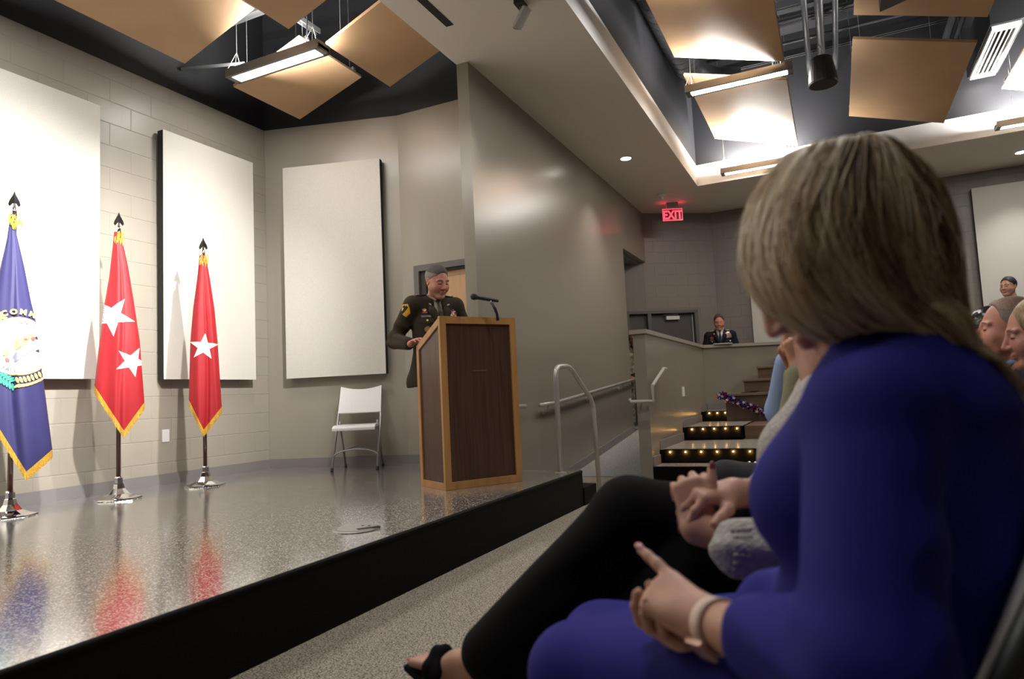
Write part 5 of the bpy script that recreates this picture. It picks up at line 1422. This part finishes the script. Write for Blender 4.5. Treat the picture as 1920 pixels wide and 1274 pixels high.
def dfold(P):
    a = .0035 * np.sin(70 * (P[:, 2] + .35 * P[:, 1])) * np.exp(-((P[:, 2] - .76) / .08) ** 2) * (P[:, 0] > .05)
    a += .003 * np.sin(85 * P[:, 2] + 40 * P[:, 0]) * np.exp(-(((P[:, 2] - .70) / .05) ** 2 + ((P[:, 1] - .74) / .10) ** 2))
    a += .003 * np.sin(90 * P[:, 1]) * np.exp(-((P[:, 2] - .34) / .1) ** 2)
    a += .0022 * np.exp(-((P[:, 1] - .872 - .25 * (P[:, 2] - .90)) / .004) ** 2) * (P[:, 2] > .80) * (P[:, 0] > -.02)
    a += .004 * np.sin(55 * (P[:, 2] - .5 * (P[:, 0] - .1))) * np.exp(-((P[:, 2] - .80) / .09) ** 2) * np.clip((P[:, 0] - .08) / .05, 0, 1)
    return a
DRESS = list(g)
smesh('dress', solid(g, .007, dfold, 2), BLUED, wb_, off=OFF)
# head frame: looking towards the lectern, bent down
Fd = A(-.80, .02, -.60); Fd /= np.linalg.norm(Fd); Ud = A(0, 0, 1) - Fd * Fd[2]; Ud /= np.linalg.norm(Ud); Ld = np.cross(Ud, Fd)
HM = np.stack([Fd, Ld, Ud], 1); HC = A(.004, .965, 1.110)
parts = []; mi = []
hv = solid(move(head_prims(True), HM, HC, .98) + [C(HC + HM @ A(-.02, 0, -.05), NB + A(.005, 0, -.03), .050, .055, k=.03), C(NB, CH, .06, .08, k=.03), C(NB + A(0, -.08, -.02), NB + A(0, .08, -.02), .045, k=.03)], .0045)
parts.append(hv); mi += list(face_idx(hv[0], hv[1], HM, HC, .98))
iv = solid([C(PV, CH, .09, k=.03), C(SL, SR, .04, k=.03), C(SL, EL, .042, .038, k=.02), C(SR, ER, .042, .038, k=.02), C(PV, A(-.40, 1.06, .51), .08, .05, k=.03), C(PV, A(-.40, 1.19, .50), .08, .05, k=.03),
            C(A(-.40, 1.06, .51), A(-.36, 1.08, .08), .05, .036, k=.02), C(A(-.40, 1.19, .50), A(-.36, 1.19, .08), .05, .036, k=.02), C(A(-.36, 1.08, .07), A(-.52, 1.10, .035), .034, .024, k=.02), C(A(-.36, 1.19, .07), A(-.52, 1.21, .035), .034, .024, k=.02)], .014)
parts.append(iv); mi += [0] * len(iv[1])
hl, tl = hand_prims(WL, (-.80, .45, .24), (-.28, .60, -.72), (-.20, .42, .80), curls=[(-.18, .06, .05), (1.25, 1.45, .8), (1.3, 1.45, .8), (1.35, 1.45, .8)], thumb=(.62, .16, .62), sc=1.0, spread=.14, thumb_bend=.0)
lv = solid(hl + [C(EL, WL, .044, .027, k=.02), E(WL + A(-.03, .015, .004), (.030, .024, .022), k=.02)], .0035); parts.append(lv); mi += [0] * len(lv[1])
hr_, tr_ = hand_prims(WR, (-.74, -.42, -.02), (.05, -.05, 1), (-.6, .75, .0), curl=(.55, .75, .45), sc=.95, spread=.12, thumb=(.6, .5, .5))
rv = solid(hr_ + [C(ER, WR, .042, .027, k=.02)], .004); parts.append(rv); mi += [0] * len(rv[1])
smesh('body', join(parts), [SK2, LIP, BROWN_H, LASH], wb_, mi, OFF)
nail(tl, [0], NAILN, wb_, OFF)
for c_ in ((-.36, 1.08), (-.36, 1.19)):
    smesh('shoe', solid([C(A(c_[0] + .03, c_[1], .045), A(c_[0] - .18, c_[1] + .02, .03), .040, .028, k=.02), E(A(c_[0] - .08, c_[1], -.095), (.3, .3, .10), k=0, op='-')], .009), BSHOE, wb_, off=OFF)
# watch
wd_ = (WL - EL) / np.linalg.norm(WL - EL); wc = WL - wd_ * .018; u_ = np.cross(wd_, A(0, 0, 1)); u_ /= np.linalg.norm(u_); w_ = np.cross(wd_, u_)
V = []; F = []; n_ = 36
for k in range(n_):
    t = 2 * math.pi * k / n_; rd = u_ * math.cos(t) + w_ * math.sin(t)
    for a, r in ((-.011, .0300), (-.011, .0335), (.011, .0330), (.011, .0295)): V.append(wc + wd_ * a + rd * r - OFF)
for k in range(n_):
    j = (k + 1) % n_
    for q in range(4): F.append((k * 4 + q, k * 4 + (q + 1) % 4, j * 4 + (q + 1) % 4, j * 4 + q))
wt = MB().add(V, F).build('watch_band', mat('cream_band', (.72, .55, .44), .5), wb_, smooth=True, local=True)
rd = u_ * math.cos(2.4) + w_ * math.sin(2.4); tg_ = np.cross(wd_, rd); cc = wc + rd * .036 - OFF
MB().add([cc + wd_ * a * .018 + tg_ * b * .016 + rd * c * .004 for c in (-1, 1) for b in (-1, 1) for a in (-1, 1)], [(0, 2, 3, 1), (4, 5, 7, 6), (0, 1, 5, 4), (2, 6, 7, 3), (0, 4, 6, 2), (1, 3, 7, 5)]).build('watch_case', mat('watch_rose', (.55, .36, .28), .3, metal=.6), wb_, local=True, bevel=.003)

# hair: a soft mass under many single locks
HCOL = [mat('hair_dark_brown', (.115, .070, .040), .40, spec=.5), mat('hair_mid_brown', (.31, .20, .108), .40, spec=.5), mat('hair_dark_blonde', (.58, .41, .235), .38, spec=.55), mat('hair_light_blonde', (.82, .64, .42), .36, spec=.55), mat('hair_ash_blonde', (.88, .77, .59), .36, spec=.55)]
# key locks round the head, front edge first, near side, back, far side
HG = [
    [(-0.026, 0.926, 1.240), (-0.071, 0.920, 1.192), (-0.097, 0.924, 1.134), (-0.095, 0.919, 1.077), (-0.072, 0.912, 1.036), (-0.036, 0.909, 1.009), (-0.014, 0.910, 0.988)],
    [(-0.007, 0.902, 1.236), (-0.052, 0.875, 1.171), (-0.070, 0.862, 1.105), (-0.061, 0.850, 1.048), (-0.026, 0.859, 1.008), (0.014, 0.880, 0.978), (0.040, 0.894, 0.958)],
    [(0.017, 0.902, 1.237), (-0.022, 0.846, 1.159), (-0.033, 0.825, 1.094), (-0.020, 0.825, 1.041), (0.018, 0.847, 1.004), (0.067, 0.878, 0.972), (0.105, 0.915, 0.940)],
    [(0.035, 0.910, 1.240), (0.012, 0.851, 1.161), (0.011, 0.829, 1.095), (0.028, 0.836, 1.043), (0.064, 0.862, 1.007), (0.110, 0.899, 0.969), (0.148, 0.937, 0.925)],
    [(0.054, 0.929, 1.244), (0.052, 0.881, 1.161), (0.057, 0.867, 1.096), (0.074, 0.875, 1.043), (0.104, 0.898, 1.000), (0.138, 0.924, 0.956), (0.167, 0.953, 0.906)],
    [(0.073, 0.960, 1.249), (0.098, 0.945, 1.183), (0.111, 0.935, 1.113), (0.120, 0.935, 1.048), (0.134, 0.935, 0.994), (0.157, 0.945, 0.943), (0.175, 0.958, 0.893)],
    [(0.084, 0.987, 1.253), (0.133, 1.015, 1.202), (0.152, 1.031, 1.132), (0.153, 1.026, 1.062), (0.157, 1.012, 1.003), (0.165, 0.987, 0.949), (0.175, 0.974, 0.902)],
    [(0.071, 1.013, 1.265), (0.104, 1.088, 1.227), (0.114, 1.121, 1.156), (0.117, 1.119, 1.078), (0.122, 1.094, 1.015), (0.136, 1.051, 0.955), (0.152, 1.007, 0.914)],
    [(0.032, 0.995, 1.262), (0.005, 1.042, 1.225), (-0.007, 1.070, 1.156), (0.001, 1.069, 1.085), (0.040, 1.066, 1.024), (0.079, 1.033, 0.979), (0.102, 0.992, 0.943)],
    [(-0.010, 0.954, 1.247), (-0.055, 0.982, 1.198), (-0.076, 0.994, 1.144), (-0.068, 0.993, 1.083), (-0.035, 0.996, 1.036), (0.005, 0.984, 1.003), (0.033, 0.967, 0.973)],
]
HG = np.array(HG)
_c = HG[:, 0].mean(0); HG = np.concatenate([(_c + (HG[:, 0] - _c) * .10 + A(0, 0, .004))[:, None], HG], 1)      # gathered at the crown
def cat(P, u, loop=False):
    n = len(P)
    if loop: i = int(math.floor(u)) % n; f = u - math.floor(u); a, b, c, d = P[(i - 1) % n], P[i], P[(i + 1) % n], P[(i + 2) % n]
    else:
        u = min(max(u, 0), n - 1.0001); i = int(u); f = u - i; a, b, c, d = P[max(i - 1, 0)], P[i], P[i + 1], P[min(i + 2, n - 1)]
    return .5 * (2 * b + (c - a) * f + (2 * a - 5 * b + 4 * c - d) * f * f + (3 * b - a - 3 * c + d) * f ** 3)
NS, NT = 120, 60
HT_ = np.array([[cat(np.array([cat(HG[:, j], s * len(HG) / NS, True) for j in range(HG.shape[1])]), t * (HG.shape[1] - 1) / (NT - 1)) for t in range(NT)] for s in range(NS)])
HCEN = HT_.mean(0)
def hpt(s, t, rho):
    """s 0..1 round the head, t 0..1 down the lock, rho layer"""
    x = (s % 1) * NS; i = int(x) % NS; f = x - int(x); y = min(max(t, 0), .9999) * (NT - 1); j = int(y); g = y - j
    p = (HT_[i, j] * (1 - f) + HT_[(i + 1) % NS, j] * f) * (1 - g) + (HT_[i, min(j + 1, NT - 1)] * (1 - f) + HT_[(i + 1) % NS, min(j + 1, NT - 1)] * f) * g
    c = HCEN[j] * (1 - g) + HCEN[min(j + 1, NT - 1)] * g
    return c + (p - c) * rho
def off_dress(G, gap=.012):
    """lift lock points lying inside the dress to its surface"""
    def dd(P): return np.min([dist(p, P.astype(np.float32)) for p in DRESS], axis=0)
    lowz = G[:, 2] < 1.04
    if not lowz.any(): return G
    Q = G[lowz].copy()
    for _ in range(3):
        d0 = dd(Q); bad = d0 < gap
        if not bad.any(): break
        gr = np.stack([(dd(Q + np.eye(3)[k] * .004) - d0) / .004 for k in range(3)], 1); gr /= np.maximum(np.linalg.norm(gr, axis=1, keepdims=True), 1e-6)
        Q[bad] += gr[bad] * (gap - d0[bad])[:, None]
    G = G.copy(); G[lowz] = Q; return G
V = []; F = []
for i in range(48):
    for j in range(26): V.append(hpt(i / 48, j / 25 * .72, .87) - A(0, 0, .006) - OFF)
for i in range(48):
    for j in range(25): F.append((i * 26 + j, i * 26 + j + 1, ((i + 1) % 48) * 26 + j + 1, ((i + 1) % 48) * 26 + j))
F += [tuple(i * 26 for i in range(48)), tuple(i * 26 + 25 for i in range(47, -1, -1))]
MB().add(V, F).build('hair_mass', mat('hair_under', (.15, .095, .053), .5), wb_, smooth=True, local=True)
class Strands:
    """fast three-sided tubes gathered into one mesh"""
    def __init__(s): s.V = []; s.F = []; s.n = 0
    def tube(s, P, r):
        P = np.asarray(P); m = len(P); T = np.gradient(P, axis=0); T /= np.maximum(np.linalg.norm(T, axis=1, keepdims=True), 1e-9)
        u = np.cross(T, A(.31, -.87, .38)); u /= np.maximum(np.linalg.norm(u, axis=1, keepdims=True), 1e-9); w = np.cross(T, u); r = np.asarray(r)[:, None] if np.ndim(r) else r
        s.V.append(np.stack([P + (u * math.cos(a) + w * math.sin(a)) * r for a in (0, 2.094, 4.189)], 1).reshape(-1, 3))
        i = (np.arange(m - 1) * 3)[:, None] + s.n
        for k in range(3): s.F.append(np.concatenate([i + k, i + (k + 1) % 3, i + 3 + (k + 1) % 3, i + 3 + k], 1))
        s.n += 3 * m
LK = [Strands() for _ in HCOL]; rs = np.random.default_rng(5)
for ng in range(640):
    s0 = rs.uniform(0, 1); t0 = max(0, rs.uniform(-.35, .42)) * .8; lay = .862 + .105 * (1 - t0 / .34) * rs.uniform(.3, 1) + rs.uniform(-.025, .025)
    t1 = rs.uniform(.66, .82) if (s0 < .36 or s0 > .80) else rs.uniform(.78, 1.0); drift = rs.normal() * .035; wv = rs.uniform(0, 6.28); wa = rs.uniform(.006, .036); wf = rs.uniform(5, 9)
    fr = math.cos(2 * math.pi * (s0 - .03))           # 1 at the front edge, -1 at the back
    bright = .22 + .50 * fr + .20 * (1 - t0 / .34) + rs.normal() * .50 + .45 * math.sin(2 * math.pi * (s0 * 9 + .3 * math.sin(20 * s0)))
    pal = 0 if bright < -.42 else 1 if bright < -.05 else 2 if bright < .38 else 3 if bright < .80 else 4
    r0 = rs.uniform(.003, .013); n = 22
    G = []
    for i in range(n):
        u = i / (n - 1); t = t0 + (t1 - t0) * u
        G.append(hpt(s0 + drift * u + wa * math.sin(wf * u + wv), t, lay + .06 * math.sin(wf * .8 * u + wv * 1.3) * u))
    G = off_dress(np.array(G)); ax = G[-1] - G[0]; ax /= np.linalg.norm(ax); e1 = np.cross(ax, A(.3, -.9, .3)); e1 /= np.linalg.norm(e1); e2 = np.cross(ax, e1); a0 = rs.uniform(0, 6.28)
    for c in range(11):
        a = rs.uniform(0, 6.28); rad = r0 * math.sqrt(rs.uniform(0, 1)); tw = rs.uniform(-1, 1); cut = n - int(rs.uniform(0, n * .2)); P = []
        for i in range(cut):
            u = i / n; w = rad * (.35 + 1.1 * math.sin(math.pi * min(1, u * 1.05 + .12)))
            P.append(G[i] + (e1 * math.cos(a + tw * u) + e2 * math.sin(a + tw * u) * .6) * w - OFF)
        m_ = len(P); tr = rs.uniform(.0005, .0011)
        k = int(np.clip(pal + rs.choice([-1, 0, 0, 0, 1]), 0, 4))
        LK[k].tube(P, tr * (1 - .75 * np.linspace(0, 1, m_) ** 3))
for c in range(60):                                   # loose fly-away hairs
    s0 = rs.uniform(-.25, .65); t0 = rs.uniform(0, .3); L = rs.uniform(.15, .4); wv = rs.uniform(0, 6.28); b = rs.uniform(.05, .16)
    LK[3].tube([hpt(s0 + .02 * math.sin(4 * u + wv), t0 + L * u, 1.02 + b * math.sin(math.pi * u)) - OFF for u in np.linspace(0, 1, 10)], .0003)
for k, mb in enumerate(LK):
    o = smesh('hair_locks', (np.concatenate(mb.V), np.concatenate(mb.F)), HCOL[k], wb_); o['kind'] = 'stuff'

# --- woman in the grey cardigan
LOC = (.10, 1.60, 0); OFF = np.array(LOC)
wg = empty('person', LOC); tag(wg, 'woman in a light grey cardigan and black wide trousers with crossed legs', 'person')
PV = A(.11, 1.62, .57); CH = A(.010, 1.60, .85); SL = A(.005, 1.475, .870); SR = A(-.01, 1.78, .92); NB = A(-.01, 1.62, .99); HC2 = A(-.01, 1.62, 1.15)
EL = A(-.055, 1.335, .655); CL = A(-.180, 1.292, .662); WL = A(-.258, 1.330, .684); ER = A(.0, 1.80, .69); CR = A(-.150, 1.555, .725); WR = A(-.195, 1.412, .742)
KNIT = mat('grey_knit', (.50, .465, .43), .9, spec=.1, noise=(90, (.40, .37, .34), .4, .62), bump=(140, .5))
g = []
for s in (1, -1):
    g += [C(PV + A(0, s * .08, 0), CH + A(0, s * .07, 0), .135, .118, k=.05), C(CH + A(0, s * .05, .02), (SL if s < 0 else SR) * .5 + NB * .5 + A(0, 0, -.03), .105, .072, k=.05)]
g += [C(SL, SR, .064, k=.04), C(SL, EL, .072, .068, k=.03), C(EL, CL, .066, .052, k=.02), C(SR, ER, .07, .064, k=.03), C(ER, CR, .060, .046, k=.02),
      C(A(-.010, 1.48, .88), A(-.085, 1.47, .70), .055, .052, k=.03), E(CH + A(-.10, -.065, -.05), (.075, .075, .09), k=.04), E(CH + A(-.10, .065, -.05), (.075, .075, .09), k=.04)]
smesh('cardigan', solid(g, .008, lambda P: .0035 * np.sin(110 * P[:, 2] + 60 * P[:, 1]) * np.exp(-((P[:, 2] - .68) / .06) ** 2) * (P[:, 0] < .0), 1), KNIT, wg, off=OFF)
cv = []
for k in range(20):
    t = 2 * math.pi * k / 20; ax = (CL - EL) / np.linalg.norm(CL - EL); u_ = np.cross(ax, A(0, 0, 1)); u_ /= np.linalg.norm(u_); w_ = np.cross(ax, u_)
    cv.append(C(CL - ax * .012 + (u_ * math.cos(t) + w_ * math.sin(t)) * .049, CL + ax * .016 + (u_ * math.cos(t) + w_ * math.sin(t)) * .046, .0055, k=.002))
smesh('ribbed_cuff', solid(cv, .0035), KNIT, wg, off=OFF)
BLKT = mat('black_crepe_trousers', (.0085, .008, .008), .9, spec=.12)
KU = A(-.425, 1.455, .690); AN = A(-.735, 1.372, .395)
t = [C(PV + A(0, -.06, 0), PV + A(0, .06, 0), .125, k=.04), C(A(.10, 1.70, .59), KU, .105, .074, k=.05), C(KU, AN, .074, .064, k=.03), C(KU + A(-.02, .01, -.05), AN + A(.03, .01, -.03), .060, .058, k=.03),
     C(A(.10, 1.53, .56), A(-.345, 1.475, .545), .105, .080, k=.05), C(A(-.345, 1.475, .545), A(-.46, 1.43, .12), .080, .085, k=.04), C(A(-.30, 1.46, .58), A(-.55, 1.42, .42), .06, .05, k=.05)]
hem = (AN - KU) / np.linalg.norm(AN - KU)
t.append(E(AN + hem * .165, (.105, .2, .2), np.stack([hem, np.cross(hem, A(0, 0, 1)), A(0, 0, 1)], 1), k=.006, op='-'))
smesh('trousers', solid(t, .008, lambda P: .004 * np.sin(55 * (P[:, 0] * .6 - P[:, 2])) * np.exp(-(((P[:, 0] + .5) / .12) ** 2 + ((P[:, 2] - .55) / .1) ** 2)), 2), BLKT, wg, off=OFF)
parts = []; mi = []
M2 = rotm(R(180), R(14)); hv = solid(move(head_prims(True), M2, HC2, .98) + [C(HC2 + M2 @ A(-.02, 0, -.05), NB, .05, .056, k=.03), C(NB, CH, .06, .08, k=.03)], .007)
parts.append(hv); mi += list(face_idx(hv[0], hv[1], M2, HC2, .98))
iv = solid([C(PV, CH, .09, k=.03), C(SL, SR, .04, k=.03), C(SL, EL, .042, .038, k=.02), C(SR, ER, .042, .036, k=.02), C(PV, KU, .08, .05, k=.03), C(KU, AN, .045, .036, k=.02), C(PV, A(-.345, 1.475, .545), .08, .05, k=.03), C(A(-.345, 1.475, .545), A(-.45, 1.43, .09), .045, .035, k=.02), C(A(-.45, 1.43, .07), A(-.60, 1.42, .035), .033, .024, k=.02)], .014)
parts.append(iv); mi += [0] * len(iv[1])
FA = A(-.765, 1.372, .372); FBL = A(-.885, 1.382, .350); FH = A(-.765, 1.374, .328)
ft = [C(KU * .25 + AN * .75, FA, .036, .034, k=.02), C(FA, FH, .033, .028, k=.02), C(FA, FBL, .032, .021, k=.02), C(FH, FBL + A(0, 0, -.008), .026, .022, k=.02)]
for k in range(5):
    ft.append(C(FBL + A(-.004, -.022 + .011 * k, .0), FBL + A(-.052 + .006 * abs(k - 1), -.024 + .012 * k, .004), .0105 if k == 0 else .008, .0095 if k == 0 else .007, k=.006))
fv = solid(ft, .004); parts.append(fv); mi += [0] * len(fv[1])
hl, tl = hand_prims(WL, (-.12, .30, .86), (-.35, .80, -.15), (.75, .30, .15), curls=[(.9, 1.0, .5), (1.0, 1.1, .5), (1.1, 1.1, .5), (1.1, 1.1, .5)], thumb=(1.0, .18, -.12), sc=1.0, thumb_bend=.3)
lv = solid(hl + [C(EL, WL, .044, .028, k=.02)], .004); parts.append(lv); mi += [0] * len(lv[1])
hr_, tr_ = hand_prims(WR, (-.70, -.66, .10), (-.45, -.05, -.9), (.1, -.9, .2), curls=[(.75, .55, .25), (.8, .7, .3), (.85, .75, .3), (.85, .8, .3)], thumb=(.7, .6, .3), sc=1.0, spread=.22)
rv = solid(hr_ + [C(ER, WR, .042, .028, k=.02)], .004); parts.append(rv); mi += [0] * len(rv[1])
smesh('body', join(parts), [SK2, LIP, BROWN_H, LASH], wg, mi, OFF)
nail(tl, [4], NAILP, wg, OFF, 1.15); nail(tr_, [0, 1, 2], NAILP, wg, OFF); 
ntips = [(FBL + A(-.052, -.024, .004), A(-1, 0, .1), A(0, 0, -1))]; nail(ntips, [0], mat('red_toenail', (.55, .06, .10), .3), wg, OFF)
# open-toe mule
sole = MB(); top = []; pth = [(-.952, .346, .028), (-.92, .332, .036), (-.88, .318, .037), (-.82, .300, .030), (-.76, .292, .028), (-.735, .294, .022)]
V = []
for x, z, w in pth:
    for dy in (-w, w):
        for dz in (0, -.010): V.append(A(x, 1.382 + dy, z + dz) - OFF)
F = []
for i in range(len(pth) - 1):
    a = i * 4; b = a + 4; F += [(a, a + 2, b + 2, b), (a + 1, b + 1, b + 3, a + 3), (a, b, b + 1, a + 1), (a + 2, a + 3, b + 3, b + 2)]
F += [(0, 1, 3, 2), (20, 22, 23, 21)]
sh_ = sole.add(V, F).build('shoe_sole', BLKT, wg, local=True)
smesh('shoe_strap', solid([C(A(-.885, 1.346, .322), A(-.885, 1.352, .352), .012, k=.01), C(A(-.885, 1.352, .352), A(-.878, 1.382, .376), .013, k=.01), C(A(-.878, 1.382, .376), A(-.88, 1.412, .355), .013, k=.01), C(A(-.88, 1.412, .355), A(-.885, 1.42, .322), .012, k=.01),
    C(A(-.862, 1.348, .338), A(-.855, 1.382, .380), .013, k=.012), C(A(-.855, 1.382, .380), A(-.862, 1.416, .34), .013, k=.012)], .005), BLKT, wg, off=OFF)
smesh('heel', solid([C(A(-.745, 1.376, .285), A(-.725, 1.376, .225), .016, .008, k=.005)], .004), BLKT, wg, off=OFF)
smesh('shoe', solid([C(A(-.42, 1.43, .045), A(-.62, 1.42, .03), .040, .028, k=.02), E(A(-.52, 1.43, -.095), (.3, .3, .10), k=0, op='-')], .009), BSHOE, wg, off=OFF)
smesh('hair', solid(move([E((-.03, 0, .035), (.11, .094, .11), k=.02), C((-.06, .04, -.02), (-.06, .05, -.14), .06, .05, k=.04), C((-.06, -.04, -.02), (-.06, -.05, -.14), .06, .05, k=.04), E((.125, 0, -.03), (.085, .068, .11), k=.015, op='-')], M2, HC2, .98), .008), HCOL[1], wg, off=OFF)
# ------------------------------------------------------------------ tidy helper properties
for o in bpy.data.objects:
    if '_w' in o: del o['_w']
